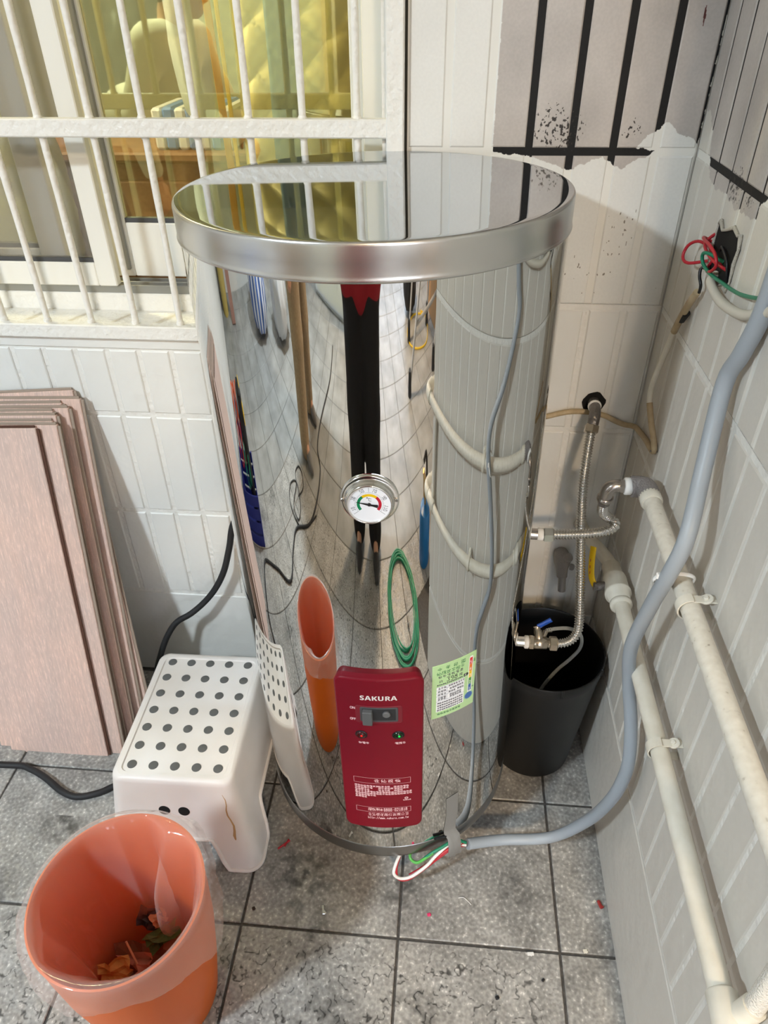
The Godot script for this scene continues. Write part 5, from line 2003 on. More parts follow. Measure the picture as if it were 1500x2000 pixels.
	for q in [[0.172, 1.166], [0.183, 1.172], [0.196, 1.163], [0.212, 1.168], [0.232, 1.176], [0.252, 1.171], [0.262, 1.174], [0.268, 1.158], [0.264, 1.140], [0.266, 1.118], [0.258, 1.103], [0.246, 1.109], [0.232, 1.102], [0.214, 1.105], [0.196, 1.098], [0.181, 1.104], [0.174, 1.122], [0.170, 1.145]]:
		rag.append(Vector2(q[0], q[1] + 0.012))
	var tr := Transform3D(Basis(Vector3(0, 0, 1), Vector3(0, 1, 0), Vector3(-1, 0, 0)), Vector3.ZERO)
	prism(st, rag, 0.0003, 0.0009, tr)
	part("hole", st, M.hole_shade, bx)  # thin dark plate on the wall; its colour gives the depth of shade
	st = ST()
	var rim := []
	for q in rag:
		rim.append(Vector3(-0.001 - rng.randf() * 0.002, q.y, q.x))
	rim.append(rim[0])
	var rr := []
	for k in rim.size():
		rr.append(rng.randf_range(0.0012, 0.0034))
	tube(st, rim, rr, 7)
	part("plaster_edge", st, bump(mat(rgb(196, 190, 178), 0.9), 0.1, 20.0, 8.0), bx)
	wire("red_wire", [Vector3(0.0, 1.128, 0.17), Vector3(-0.022, 1.118, 0.150), Vector3(-0.026, 1.122, 0.133), Vector3(-0.022, 1.137, 0.132), Vector3(-0.014, 1.147, 0.146), Vector3(-0.005, 1.146, 0.168), Vector3(-0.008, 1.142, 0.195), Vector3(0.0, 1.136, 0.225)], 0.0022, M.wire_red, bx)
	wire("red_wire", [Vector3(0.0, 1.150, 0.158), Vector3(-0.012, 1.156, 0.160), Vector3(-0.018, 1.159, 0.182), Vector3(-0.018, 1.159, 0.210), Vector3(-0.016, 1.153, 0.232), Vector3(-0.014, 1.142, 0.238), Vector3(-0.014, 1.131, 0.226), Vector3(-0.012, 1.124, 0.205), Vector3(-0.006, 1.124, 0.186), Vector3(0.0, 1.130, 0.18)], 0.0022, M.wire_red, bx)
	wire("red_wire", [Vector3(0.0, 1.165, 0.17), Vector3(-0.014, 1.152, 0.176), Vector3(-0.012, 1.142, 0.212), Vector3(0.0, 1.138, 0.25)], 0.0022, M.wire_red, bx)
	wire("dark_wire", [Vector3(0.0, 1.15, 0.2), Vector3(-0.006, 1.16, 0.22), Vector3(-0.006, 1.15, 0.25), Vector3(0.0, 1.12, 0.255)], 0.002, M.wire_black, bx)
	wire("green_wire", [Vector3(0.0, 1.142, 0.225), Vector3(-0.014, 1.147, 0.205), Vector3(-0.018, 1.143, 0.190), Vector3(-0.016, 1.132, 0.190), Vector3(-0.014, 1.127, 0.208), Vector3(-0.012, 1.126, 0.232), Vector3(-0.010, 1.128, 0.262), Vector3(-0.010, 1.132, 0.30), Vector3(-0.012, 1.140, 0.342), Vector3(-0.014, 1.155, 0.395), Vector3(-0.014, 1.172, 0.44), Vector3(-0.012, 1.2, 0.50), Vector3(-0.006, 1.3, 0.56)], 0.0024, M.wire_green, bx)
	wire("black_wire", [Vector3(0.0, 1.118, 0.19), Vector3(-0.012, 1.122, 0.182), Vector3(-0.014, 1.112, 0.186), Vector3(-0.012, 1.102, 0.194), Vector3(-0.010, 1.092, 0.190), Vector3(-0.010, 1.086, 0.186)], 0.0022, M.wire_black, bx)
	var cs := thing("cream_cable", "flat cream cable sweeping right from the socket hole behind the grey cable", "cable")
	wire("sheath", [Vector3(-0.001, 1.122, 0.212), Vector3(-0.010, 1.117, 0.222), Vector3(-0.012, 1.113, 0.245), Vector3(-0.012, 1.110, 0.275), Vector3(-0.012, 1.113, 0.312), Vector3(-0.012, 1.120, 0.350), Vector3(-0.012, 1.136, 0.392), Vector3(-0.010, 1.18, 0.46), Vector3(-0.008, 1.3, 0.52)], 0.0062, M.cream_cable, cs, 0.006, 12)
	# old tan cable: down the right wall, round a nail, along the back wall behind the heater
	var tc := thing("tan_cable", "old tan two-core cable hung from a nail in the corner", "cable")
	wire("sheath", [Vector3(-0.012, 1.090, 0.188), Vector3(-0.012, 1.065, 0.166), Vector3(-0.010, 1.031, 0.138), Vector3(-0.009, 1.004, 0.120)], 0.0052, M.tan, tc, 0.006, 12)
	wire("painted_length", [Vector3(-0.0095, 1.008, 0.1215), Vector3(-0.010, 0.972, 0.110), Vector3(-0.014, 0.933, 0.103), Vector3(-0.018, 0.897, 0.104), Vector3(-0.018, 0.874, 0.114)], 0.0047, M.pvc, tc, 0.006, 12)
	wire("sheath", [Vector3(-0.018, 0.877, 0.1125), Vector3(-0.014, 0.852, 0.130), Vector3(-0.009, 0.830, 0.146), Vector3(-0.006, 0.813, 0.155), Vector3(-0.0055, 0.805, 0.148), Vector3(-0.0055, 0.802, 0.128), Vector3(-0.006, 0.800, 0.105), Vector3(-0.006, 0.792, 0.066), Vector3(-0.008, 0.784, 0.028), Vector3(-0.022, 0.777, 0.008), Vector3(-0.040, 0.783, 0.0055), Vector3(-0.061, 0.793, 0.0055), Vector3(-0.090, 0.799, 0.0055), Vector3(-0.127, 0.798, 0.0055), Vector3(-0.168, 0.786, 0.0055), Vector3(-0.24, 0.765, 0.0055), Vector3(-0.36, 0.745, 0.0055)], 0.0050, M.tan, tc, 0.006, 12)
	st = ST()
	rod(st, Vector3(0.0, 0.809, 0.155), Vector3(-0.012, 0.810, 0.155), 0.0016, 8)
	part("nail", st, M.oldsteel, tc)
	st = ST()   # a scrap of dark tape on it
	rod(st, Vector3(-0.008, 1.046, 0.152), Vector3(-0.008, 1.030, 0.137), 0.0062, 10)
	part("tape_scrap", st, M.rubber, tc)

	# black power cord: from behind the heater, down the wall, behind the stool and out to the left
	var bc := thing("power_cord", "thick black power cord looping from behind the heater past the stool to the left", "cord")
	wire("rubber_sheath", [Vector3(-0.66, 0.62, 0.012), Vector3(-0.76, 0.55, 0.012), Vector3(-0.800, 0.505, 0.012), Vector3(-0.817, 0.441, 0.020), Vector3(-0.835, 0.381, 0.030), Vector3(-0.861, 0.33, 0.034), Vector3(-0.891, 0.291, 0.040), Vector3(-0.925, 0.262, 0.052), Vector3(-0.961, 0.239, 0.060), Vector3(-0.985, 0.206, 0.072), Vector3(-1.003, 0.165, 0.086), Vector3(-1.020, 0.11, 0.105), Vector3(-1.026, 0.05, 0.14), Vector3(-1.016, 0.012, 0.20), Vector3(-1.00, 0.0075, 0.26), Vector3(-1.012, 0.0075, 0.315), Vector3(-1.062, 0.0075, 0.354), Vector3(-1.084, 0.0075, 0.368), Vector3(-1.125, 0.0075, 0.380), Vector3(-1.166, 0.0075, 0.369), Vector3(-1.215, 0.0075, 0.341), Vector3(-1.26, 0.0075, 0.322), Vector3(-1.301, 0.0075, 0.315), Vector3(-1.42, 0.0075, 0.33), Vector3(-1.53, 0.0075, 0.40), Vector3(-1.47, 0.0075, 0.62), Vector3(-1.36, 0.0075, 0.79), Vector3(-1.45, 0.0075, 0.95), Vector3(-1.49, 0.0075, 1.10), Vector3(-1.36, 0.0075, 1.30), Vector3(-1.33, 0.0075, 1.52), Vector3(-1.36, 0.0075, 1.74), Vector3(-1.47, 0.0075, 1.87), Vector3(-1.48, 0.0075, 2.15), Vector3(-1.40, 0.0075, 2.6), Vector3(-1.42, 0.0075, 3.0)], 0.0072, M.rubber, bc, 0.012, 12)
	var lc := thing("coiled_black_lead", "thin black lead lying in loops on the floor, reflected in the heater", "cord")
	wire("lead", [Vector3(-1.30, 0.005, 1.42), Vector3(-1.45, 0.005, 1.17), Vector3(-1.65, 0.005, 1.12), Vector3(-1.73, 0.005, 1.22), Vector3(-1.67, 0.005, 1.33), Vector3(-1.54, 0.005, 1.28), Vector3(-1.50, 0.006, 1.17), Vector3(-1.60, 0.0135, 1.16), Vector3(-1.66, 0.006, 1.32), Vector3(-1.72, 0.005, 1.37), Vector3(-1.70, 0.005, 1.46), Vector3(-1.62, 0.005, 1.47), Vector3(-1.56, 0.005, 1.40), Vector3(-1.58, 0.012, 1.28)], 0.0042, M.rubber, lc, 0.012, 10)

# ---------------------------------------------------------------- scraps on the floor
func build_debris() -> void:
	bit("red_wire_scrap", "short dark red wire offcut left of the heater's base", "wire offcut", Vector3(-0.649, 0.002, 0.446), Vector3(0.030, 0.0036, 0.0036), 0.75, M.wire_red)
	bit("metal_chip", "small shiny metal chip on the stained tile below the heater", "metal chip", Vector3(-0.547, 0.002, 0.568), Vector3(0.006, 0.003, 0.018), 0.25, M.chrome)
	bit("pink_bit", "tiny pink plastic bit on the floor tile below the loose wires", "plastic bit", Vector3(-0.343, 0.002, 0.560), Vector3(0.007, 0.003, 0.006), 0.4, mat(rgb(226, 60, 110), 0.5))
	bit("red_peel", "small red insulation peel by the foot of the right wall", "insulation peel", Vector3(-0.014, 0.003, 0.514), Vector3(0.006, 0.005, 0.016), 0.3, mat(rgb(166, 48, 44), 0.5))
	bit("cream_chip", "cream paint chip touching the red peel by the right wall", "paint chip", Vector3(-0.023, 0.001, 0.508), Vector3(0.006, 0.0016, 0.005), 0.8, M.pvc)
	bit("round_paint_flake", "round cream paint flake on the narrow tile by the right wall", "paint flake", Vector3(-0.053, 0.001, 0.600), Vector3(0.008, 0.0016, 0.007), 0.2, M.pvc)
	bit("white_paint_flake", "white paint flake lying on the dark floor joint", "paint flake", Vector3(-0.154, 0.001, 0.613), Vector3(0.012, 0.002, 0.006), 0.1, M.whiteplastic)
	bit("black_grit", "larger of two black grit crumbs near the lower edge", "grit", Vector3(-0.218, 0.002, 0.690), Vector3(0.007, 0.004, 0.006), 0.5, M.rubber)
	bit("black_crumb", "smaller black grit crumb near the lower right joint", "grit", Vector3(-0.135, 0.002, 0.655), Vector3(0.006, 0.003, 0.004), 0.9, M.rubber)
	bit("dark_crumb", "brown crumb on the joint between stool and bin", "crumb", Vector3(-0.682, 0.002, 0.577), Vector3(0.006, 0.004, 0.006), 0.5, mat(rgb(60, 44, 36), 0.8))
	var t := thing("white_thread", "fine curved white thread on the grey tile right of the heater", "thread")
	wire("thread", [Vector3(-0.287, 0.001, 0.524), Vector3(-0.277, 0.002, 0.523), Vector3(-0.268, 0.0012, 0.529), Vector3(-0.262, 0.001, 0.535)], 0.0007, M.whiteplastic, t, 0.002, 6)

func bit(called: String, label: String, cat: String, at: Vector3, size: Vector3, turn: float, m: Material) -> void:
	var t := thing(called, label, cat, Vector3(at.x, size.y / 2, at.z), Basis(Vector3.UP, turn))
	var st := ST()
	box(st, Vector3.ZERO, size, minf(size.y, minf(size.x, size.z)) * 0.3)
	box(st, Vector3(size.x * 0.2, 0.0002, size.z * 0.15), size * Vector3(0.6, 0.9, 0.7), size.y * 0.2, Basis(Vector3.UP, 0.5))
	part("chip", st, m, t)

# ---------------------------------------------------------------- what the mirror side shows of the room behind
func build_behind() -> void:
	# blue crate of cables and tools
	var t := thing("blue_tool_crate", "blue slatted crate beyond the planks, reflected at the heater's left edge", "crate", Vector3(-1.74, 0.0, 0.28))
	var st := ST()
	for k in 4:
		var y := 0.02 + k * 0.052
		box(st, Vector3(0, y, 0.16), Vector3(0.26, 0.042, 0.008), 0.002)
		box(st, Vector3(0, y, -0.16), Vector3(0.26, 0.042, 0.008), 0.002)
		box(st, Vector3(0.13, y, 0), Vector3(0.008, 0.042, 0.32), 0.002)
		box(st, Vector3(-0.13, y, 0), Vector3(0.008, 0.042, 0.32), 0.002)
	part("slats", st, M.navy, t)
	st = ST()
	box(st, Vector3(0, 0.006, 0), Vector3(0.26, 0.01, 0.32), 0.002)
	for s in [[1, 1], [1, -1], [-1, 1], [-1, -1]]:
		box(st, Vector3(0.128 * s[0], 0.1, 0.158 * s[1]), Vector3(0.016, 0.2, 0.016), 0.003)
	part("frame", st, M.navy, t)
	var cols := [["green_cable_coil", "coil of green cable heaped in the blue crate", M.wire_green, 0.26, 0.085, Vector3(0.06, 0, 0.05)], ["red_cable_coil", "coil of red cable heaped in the blue crate", M.wire_red, 0.31, 0.075, Vector3(0.04, 0, -0.03)], ["blue_cable_coil", "coil of dark blue cable in the blue crate", mat(rgb(30, 60, 110), 0.5), 0.36, 0.08, Vector3(0.0, 0, 0.0)], ["orange_cable_coil", "coil of orange cable on top of the blue crate's heap", mat(rgb(224, 92, 40), 0.5), 0.45, 0.06, Vector3(0.03, 0, -0.02)]]
	for c in cols:
		var h := thing(c[0], c[1], "cable coil", Vector3(-1.74, 0, 0.28) + c[5])
		var pts := []
		for k in 40:
			var a := TAU * k / 10.0
			pts.append(Vector3(cos(a) * c[4] * 0.6, c[3] + sin(a) * c[4] + k * 0.0005, sin(a * 0.5 + k * 0.1) * 0.03 + (k - 20) * 0.0022))
		wire("coil", pts, 0.006, c[2], h, 0.012, 8)
	var bag := thing("black_tool_bag", "upright black tool bag with yellow piping in the blue crate", "bag", Vector3(-1.68, 0.02, 0.36))
	st = ST()
	box(st, Vector3(0, 0.28, 0), Vector3(0.09, 0.5, 0.09), 0.03)
	part("body", st, M.black, bag)
	st = ST()
	tube(st, [Vector3(0.03, 0.4, 0.048), Vector3(0.0, 0.54, 0.03), Vector3(-0.03, 0.4, 0.048)], 0.006, 8)
	part("piping", st, M.yellow, bag)
	# bags and buckets by the left wall
	soft_bag("striped_bag", "blue and white striped bag on the floor, reflected below the heater's rim", Vector3(-3.2, 0.0, 1.65), Vector3(0.52, 0.60, 0.44), stripes())
	var sil := mat(rgb(206, 208, 212), 0.3)
	soft_bag("silver_plastic_bag", "pale crinkled plastic bag beside the striped bag, reflected in the heater", Vector3(-2.72, 0.0, 2.2), Vector3(0.42, 0.62, 0.36), sil)
	t = thing("yellow_bucket", "dull yellow bucket by the left wall, reflected at the heater's upper left", "bucket", Vector3(-3.72, 0.0, 0.03 + 0.2))
	st = ST()
	lathe(st, [Vector2(0, 0), Vector2(0.13, 0), Vector2(0.17, 0.42), Vector2(0.176, 0.42), Vector2(0.176, 0.44), Vector2(0.165, 0.44), Vector2(0.128, 0.01), Vector2(0, 0.01)], 40)
	part("bucket", st, mat(rgb(196, 172, 96), 0.5), t)
	t = thing("leaning_plank", "reddish wooden plank leaning at the left wall beside the yellow bucket", "plank", Vector3(-3.5, 0.0, 0.55), Basis(Vector3.BACK, 0.3))
	st = ST()
	box(st, Vector3(0, 0.45, 0), Vector3(0.03, 0.9, 0.16), 0.004)
	part("board", st, mat(rgb(150, 110, 96), 0.6), t)
	# a plastic-wrapped quilted mattress and a brown board standing behind
	t = thing("standing_mattress", "pale quilted mattress standing on edge behind the workers, wrapped in film", "mattress", Vector3(-1.62, 0.0, 3.55), Basis(Vector3.UP, 0.15))
	part("quilt", quilt_panel(1.0, 1.75, 0.16), M.quilt, t)
	st = ST()
	box(st, Vector3(0, 0.89, 0.0), Vector3(1.04, 1.76, 0.2), 0.03)
	part("film", st, M.film, t)
	t = thing("brown_board", "brown wooden board standing in the room, reflected beside the red shirt", "board", Vector3(-0.80, 0.0, 3.30), Basis(Vector3.UP, -0.1))
	st = ST()
	box(st, Vector3(0, 0.45, 0), Vector3(0.42, 0.9, 0.04), 0.006)
	part("board", st, M.brownwood, t)
	t = thing("grey_dust_sheet", "grey crinkled plastic dust sheet hanging at the back left of the room", "plastic sheet", Vector3(-2.95, 0.25, 3.75))
	st = ST()
	st.set_smooth_group(1)
	var dn := noise(1.0, 77, 3)
	for s in 2:
		for i in 36:
			for j in 30:
				var P := func(ii: int, jj: int) -> Vector3:
					return Vector3((ii - 18) * 0.045, jj * 0.066, 0.05 * sin(ii * 0.9 + 0.3 * sin(jj * 0.3)) + 0.06 * dn.get_noise_2d(ii * 0.35, jj * 0.35) + 0.002 * s)
				var A: Vector3 = P.call(i, j)
				var B: Vector3 = P.call(i + 1, j)
				var C: Vector3 = P.call(i + 1, j + 1)
				var D: Vector3 = P.call(i, j + 1)
				if s == 1:
					tri(st, A, B, C); tri(st, A, C, D)
				else:
					tri(st, A, C, B); tri(st, A, D, C)
	part("sheet", st, mat(rgb(132, 138, 140), 0.4), t)
	# steel rack with rubber feet
	t = thing("steel_rack", "grey tubular steel rack with black feet, reflected right of the red shirt", "rack", Vector3(0.84, 0.0, 2.45))
	for q in [[-0.33, 0.02, 0.47], [0.33, -0.04, 0.36], [-0.10, 0.6, 0.30], [0.50, 0.56, 0.24]]:
		st = ST()
		rod(st, Vector3(q[0], 0.03, q[1]), Vector3(q[0] + q[2], 0.85, q[1]), 0.021, 14)
		var lg := part("leg", st, mat(rgb(168, 168, 168), 0.35), t)
		st = ST()
		lathe(st, [Vector2(0, 0), Vector2(0.04, 0), Vector2(0.036, 0.07), Vector2(0.026, 0.12), Vector2(0, 0.12)], 16, Basis.IDENTITY, Vector3(q[0], 0, q[1]))
		part("rubber_foot", st, M.rubber, lg)
	st = ST()
	rod(st, Vector3(-0.15, 0.30, 0.02), Vector3(0.48, 0.36, -0.04), 0.014, 12)
	part("brace", st, mat(rgb(168, 168, 168), 0.35), t)
	st = ST()
	box(st, Vector3(0.42, 0.86, 0.27), Vector3(0.7, 0.03, 0.62), 0.008)
	part("shelf", st, M.cardboard, t)
	soft_bag("black_sack", "black sack on the floor behind the steel rack", Vector3(0.95, 0.0, 3.45), Vector3(0.34, 0.46, 0.28), M.black)
	t = thing("yellow_cord_loop", "thin yellow cord in a loose loop hanging before the black sack", "cord")
	wire("cord", [Vector3(1.30, 0.006, 3.2), Vector3(1.02, 0.006, 3.32), Vector3(0.76, 0.006, 3.2), Vector3(0.74, 0.006, 3.0), Vector3(0.92, 0.006, 2.84), Vector3(1.18, 0.006, 2.78), Vector3(1.33, 0.006, 2.95), Vector3(1.36, 0.006, 3.15), Vector3(1.25, 0.012, 3.26)], 0.007, M.yellow, t, 0.02, 8)
	t = thing("cardboard_carton", "plain brown cardboard carton by the alcove wall behind the rack", "carton", Vector3(1.75, 0.0, 3.0))
	st = ST()
	box(st, Vector3(0, 0.3, 0), Vector3(0.5, 0.6, 0.5), 0.004)
	part("carton", st, M.cardboard, t)
	# blue bottle with torch head against the wall's end
	t = thing("blue_gas_bottle", "small blue gas bottle with a brass torch head, reflected at the wall's end", "gas bottle", Vector3(0.222, 0.0, 1.33))
	st = ST()
	lathe(st, [Vector2(0, 0), Vector2(0.065, 0.0), Vector2(0.07, 0.008), Vector2(0.07, 0.16), Vector2(0.058, 0.19), Vector2(0.018, 0.205), Vector2(0, 0.205)], 32)
	part("bottle", st, mat(rgb(30, 110, 176), 0.35), t)
	st = ST()
	rod(st, Vector3(0, 0.2, 0), Vector3(0, 0.25, 0), 0.012, 14)
	tube(st, [Vector3(0, 0.24, 0), Vector3(-0.01, 0.29, 0.0), Vector3(-0.03, 0.33, 0.0)], [0.026, 0.02, 0.012], 14)
	part("torch_head", st, mat(rgb(196, 164, 116), 0.35, 0.6), t)
	st = ST()
	tube(st, smooth_path([Vector3(0.012, 0.22, 0), Vector3(0.03, 0.30, 0.01), Vector3(0.012, 0.37, 0.01), Vector3(-0.03, 0.36, 0)], 0.02), 0.012, 10)
	part("handle", st, M.black, t)
	# green tape hose coil
	t = thing("green_hose_coil", "coil of thin green hose on the floor, reflected low in the heater", "hose coil")
	for r in 9:
		var pts := []
		for k in 33:
			var a := TAU * k / 32.0
			var g := 1.0 - 0.026 * r
			pts.append(Vector3(-0.135 + cos(a) * 0.165 * g + rng.randf_range(-0.003, 0.003) + 0.010 * sin(r * 2.0), 0.004 + 0.0035 * (r % 4), 1.30 + sin(a) * 0.255 * g + 0.012 * cos(r * 1.7) - 0.05 * g))
		wire("turn", pts, 0.0042, M.greentape, t, 0.03, 8)
	st = ST()
	box(st, Vector3(-0.1, 0.012, 1.16), Vector3(0.02, 0.02, 0.03), 0.003)
	part("coupling", st, M.chrome, t)

func stripes() -> StandardMaterial3D:
	var im := Image.create(128, 8, false, Image.FORMAT_RGB8)
	for x in 128:
		for y in 8:
			im.set_pixel(x, y, rgb(70, 104, 176) if (x / 8) % 2 == 0 else rgb(226, 230, 240))
	var m := mat(Color.WHITE, 0.35)
	m.albedo_texture = tex(im)
	return m

func soft_bag(called: String, label: String, at: Vector3, size: Vector3, m: Material) -> void:
	var t := thing(called, label, "bag", at)
	var st := ST()
	st.set_smooth_group(1)
	var nz := noise(1.0, called.length() * 7, 3)
	var n := 48
	var rows := 14
	var P := func(i: int, j: int) -> Vector3:
		var a := TAU * i / n
		var v := float(j) / rows
		var prof := pow(sin(PI * clampf(0.12 + v * 0.86, 0, 1)), 0.45)
		if j == 0 or j == rows:
			prof *= 0.02
		var d := Vector3(sin(a), 0, cos(a))
		var f := 1.0 + 0.16 * nz.get_noise_3d(d.x * 2.0, v * 2.4, d.z * 2.0) + 0.05 * sin(a * 9.0 + v * 3.0)
		return Vector3(d.x * size.x * 0.62 * prof * f, size.y * (0.02 * minf(1.0, j) + v * (1.0 + 0.1 * nz.get_noise_2d(d.x * 2, d.z * 2))), d.z * size.z * 0.62 * prof * f)
	for j in rows:
		for i in n:
			var q := [[i, j], [i + 1, j], [i + 1, j + 1], [i, j], [i + 1, j + 1], [i, j + 1]]
			for k in [0, 2, 1, 3, 5, 4]:
				st.set_uv(Vector2(float(q[k][0]) / n * 2.0, float(q[k][1]) / rows))
				st.add_vertex(P.call(q[k][0] % n, q[k][1]))
	part("sack", st, m, t)
	st = ST()
	var top := Vector3(0, size.y, 0)
	tube(st, smooth_path([top + Vector3(-0.07, -0.05, 0.05), top + Vector3(-0.05, 0.06, 0.05), top + Vector3(0.05, 0.06, 0.05), top + Vector3(0.07, -0.05, 0.05)], 0.02), 0.010, 8, true, 0.4)
	part("handle", st, m, t)

func quilt_panel(w: float, h: float, d: float) -> SurfaceTool:
	var st := ST()
	st.set_smooth_group(1)
	var nx := 110
	var ny := 200
	for s in [-1.0, 1.0]:
		var P := func(i: int, j: int) -> Vector3:
			var x := (float(i) / nx - 0.5) * w
			var y := float(j) / ny * h
			var e := minf(1.0, minf(minf(x + w / 2, w / 2 - x), minf(y, h - y)) / 0.05)
			var q: float = absf(sin((x + y) * PI / 0.095)) * absf(sin((x - y) * PI / 0.095))
			return Vector3(x, y + 0.01, s * (d / 2 * sqrt(maxf(0.0, e)) * 0.8 + 0.030 * pow(q, 0.32) * e))
		for i in nx:
			for j in ny:
				var A: Vector3 = P.call(i, j)
				var B: Vector3 = P.call(i + 1, j)
				var C: Vector3 = P.call(i + 1, j + 1)
				var D: Vector3 = P.call(i, j + 1)
				if s > 0:
					tri(st, A, B, C); tri(st, A, C, D)
				else:
					tri(st, A, C, B); tri(st, A, D, C)
	return st

# ---------------------------------------------------------------- bedroom behind the glass
func build_bedroom() -> void:
	var t := thing("quilted_mattress", "yellowish quilted mattress standing behind the right window pane", "mattress", Vector3(-0.36, 0.0, -0.62))
	part("quilt", quilt_panel(0.98, 1.9, 0.2), M.quilt, t)
	t = thing("blue_plastic_sheet", "hanging strip of bluish plastic before the quilted mattress", "plastic sheet", Vector3(-0.690, 0.7, -0.36))
	var st := ST()
	st.set_smooth_group(1)
	for s in 2:
		for j in 14:
			for i in 6:
				var P := func(ii: int, jj: int) -> Vector3:
					return Vector3((ii - 3) * 0.010 + 0.002 * sin(jj * 0.8), jj * 0.085, 0.012 * sin(ii * 2.0 + jj * 0.7) + 0.001 * s)
				var A: Vector3 = P.call(i, j)
				var B: Vector3 = P.call(i + 1, j)
				var C: Vector3 = P.call(i + 1, j + 1)
				var D: Vector3 = P.call(i, j + 1)
				if s == 1:
					tri(st, A, B, C); tri(st, A, C, D)
				else:
					tri(st, A, C, B); tri(st, A, D, C)
	part("sheet", st, mat(rgb(84, 116, 132), 0.3), t)
	t = thing("wooden_dresser", "brown wooden dresser low behind the tinted window pane", "dresser", Vector3(-1.16, 0.0, -0.86))
	st = ST()
	box(st, Vector3(0, 0.55, 0), Vector3(0.66, 1.10, 0.42), 0.006)
	box(st, Vector3(0, 1.11, 0.01), Vector3(0.69, 0.022, 0.45), 0.005)
	part("body", st, M.brownwood, t)
	for k in 4:
		st = ST()
		box(st, Vector3(0, 0.16 + k * 0.26, 0.214), Vector3(0.62, 0.23, 0.016), 0.004)
		var dr := part("drawer", st, M.brownwood, t)
		st = ST()
		rod(st, Vector3(-0.05, 0.18 + k * 0.26, 0.235), Vector3(0.05, 0.18 + k * 0.26, 0.235), 0.006, 8)
		part("handle", st, M.steel, dr)
	t = thing("blue_striped_bag", "light blue and white striped flat bag on the dresser behind the glass", "bag", Vector3(-0.985, 1.121, -0.76))
	st = ST()
	for k in 4:
		box(st, Vector3(-0.084 + k * 0.056, 0.045, 0), Vector3(0.0275, 0.09, 0.20), 0.006)
	part("body", st, mat(rgb(228, 234, 240), 0.4), t)
	for k in 3:
		st = ST()
		box(st, Vector3(-0.056 + k * 0.056, 0.046, 0), Vector3(0.029, 0.092, 0.202), 0.006)
		part("stripe", st, mat(rgb(100, 146, 214), 0.4), t)
	soft_bag("white_plastic_bag", "pale bluish white plastic bag hanging behind the glass near the mattress", Vector3(-0.925, 1.16, -0.58), Vector3(0.085, 0.62, 0.07), mat(rgb(206, 220, 222), 0.3))
	t = thing("orange_curtain_strap", "thin orange and yellow strap hanging beside the quilted mattress", "strap", Vector3(-0.845, 0.75, -0.45))
	st = ST()
	box(st, Vector3(0, 0.5, 0), Vector3(0.015, 1.0, 0.004), 0.001, Basis(Vector3.BACK, 0.03))
	part("strap", st, mat(rgb(216, 160, 50), 0.6), t)
	st = ST()
	box(st, Vector3(0.018, 0.5, 0.002), Vector3(0.008, 1.0, 0.004), 0.001, Basis(Vector3.BACK, 0.02))
	part("yellow_edge", st, M.yellow, t)
	soft_bag("grey_bag", "pale grey bag heaped behind the insect screen at the left", Vector3(-1.50, 0.72, -0.50), Vector3(0.4, 0.62, 0.26), mat(rgb(190, 194, 190), 0.5))

# ---------------------------------------------------------------- people, seen in the heater's side and the window glass
func build_people() -> void:
	person("photographer in a red top and black trousers with arms raised, reflected in the heater", Vector3(-0.505, 0, 1.60), 0.0,
		{"lf": Vector3(-0.140, 0, -0.02), "rf": Vector3(0.085, 0, -0.05), "lean": 0.02, "up": 1.0, "wide": 1.2, "hands": [Vector3(0.085, 1.40, -0.225), Vector3(0.225, 1.40, -0.225)]},
		M.redcloth, M.blackcloth, mat(rgb(58, 58, 60), 0.6), 0.80)
	person("worker in a pale shirt and khaki trousers stepping forward, reflected in window and heater", Vector3(-1.66, 0, 1.86), -1.3,
		{"lf": Vector3(-0.18, 0, -0.10), "rf": Vector3(0.17, 0, 0.10), "lean": -0.16, "up": 0.93, "wide": 1.28, "hands": [Vector3(-0.26, 0.80, -0.16), Vector3(0.27, 0.92, -0.28)]},
		M.shirt, M.khaki, mat(rgb(120, 118, 116), 0.6), 0.86)
	var t := thing("phone", "dark phone held up by the photographer", "phone", Vector3(-0.350, 1.475, 1.30), Basis(Vector3.UP, 0.0955) * Basis(Vector3.RIGHT, -0.636))
	var st := ST()
	prism(st, round_rect(0.076, 0.158, 0.011), -0.004, 0.004)
	part("body", st, M.black, t)
	st = ST()
	prism(st, round_rect(0.070, 0.152, 0.009), 0.0040, 0.0046)
	part("screen", st, mat(rgb(10, 10, 12), 0.1), t)

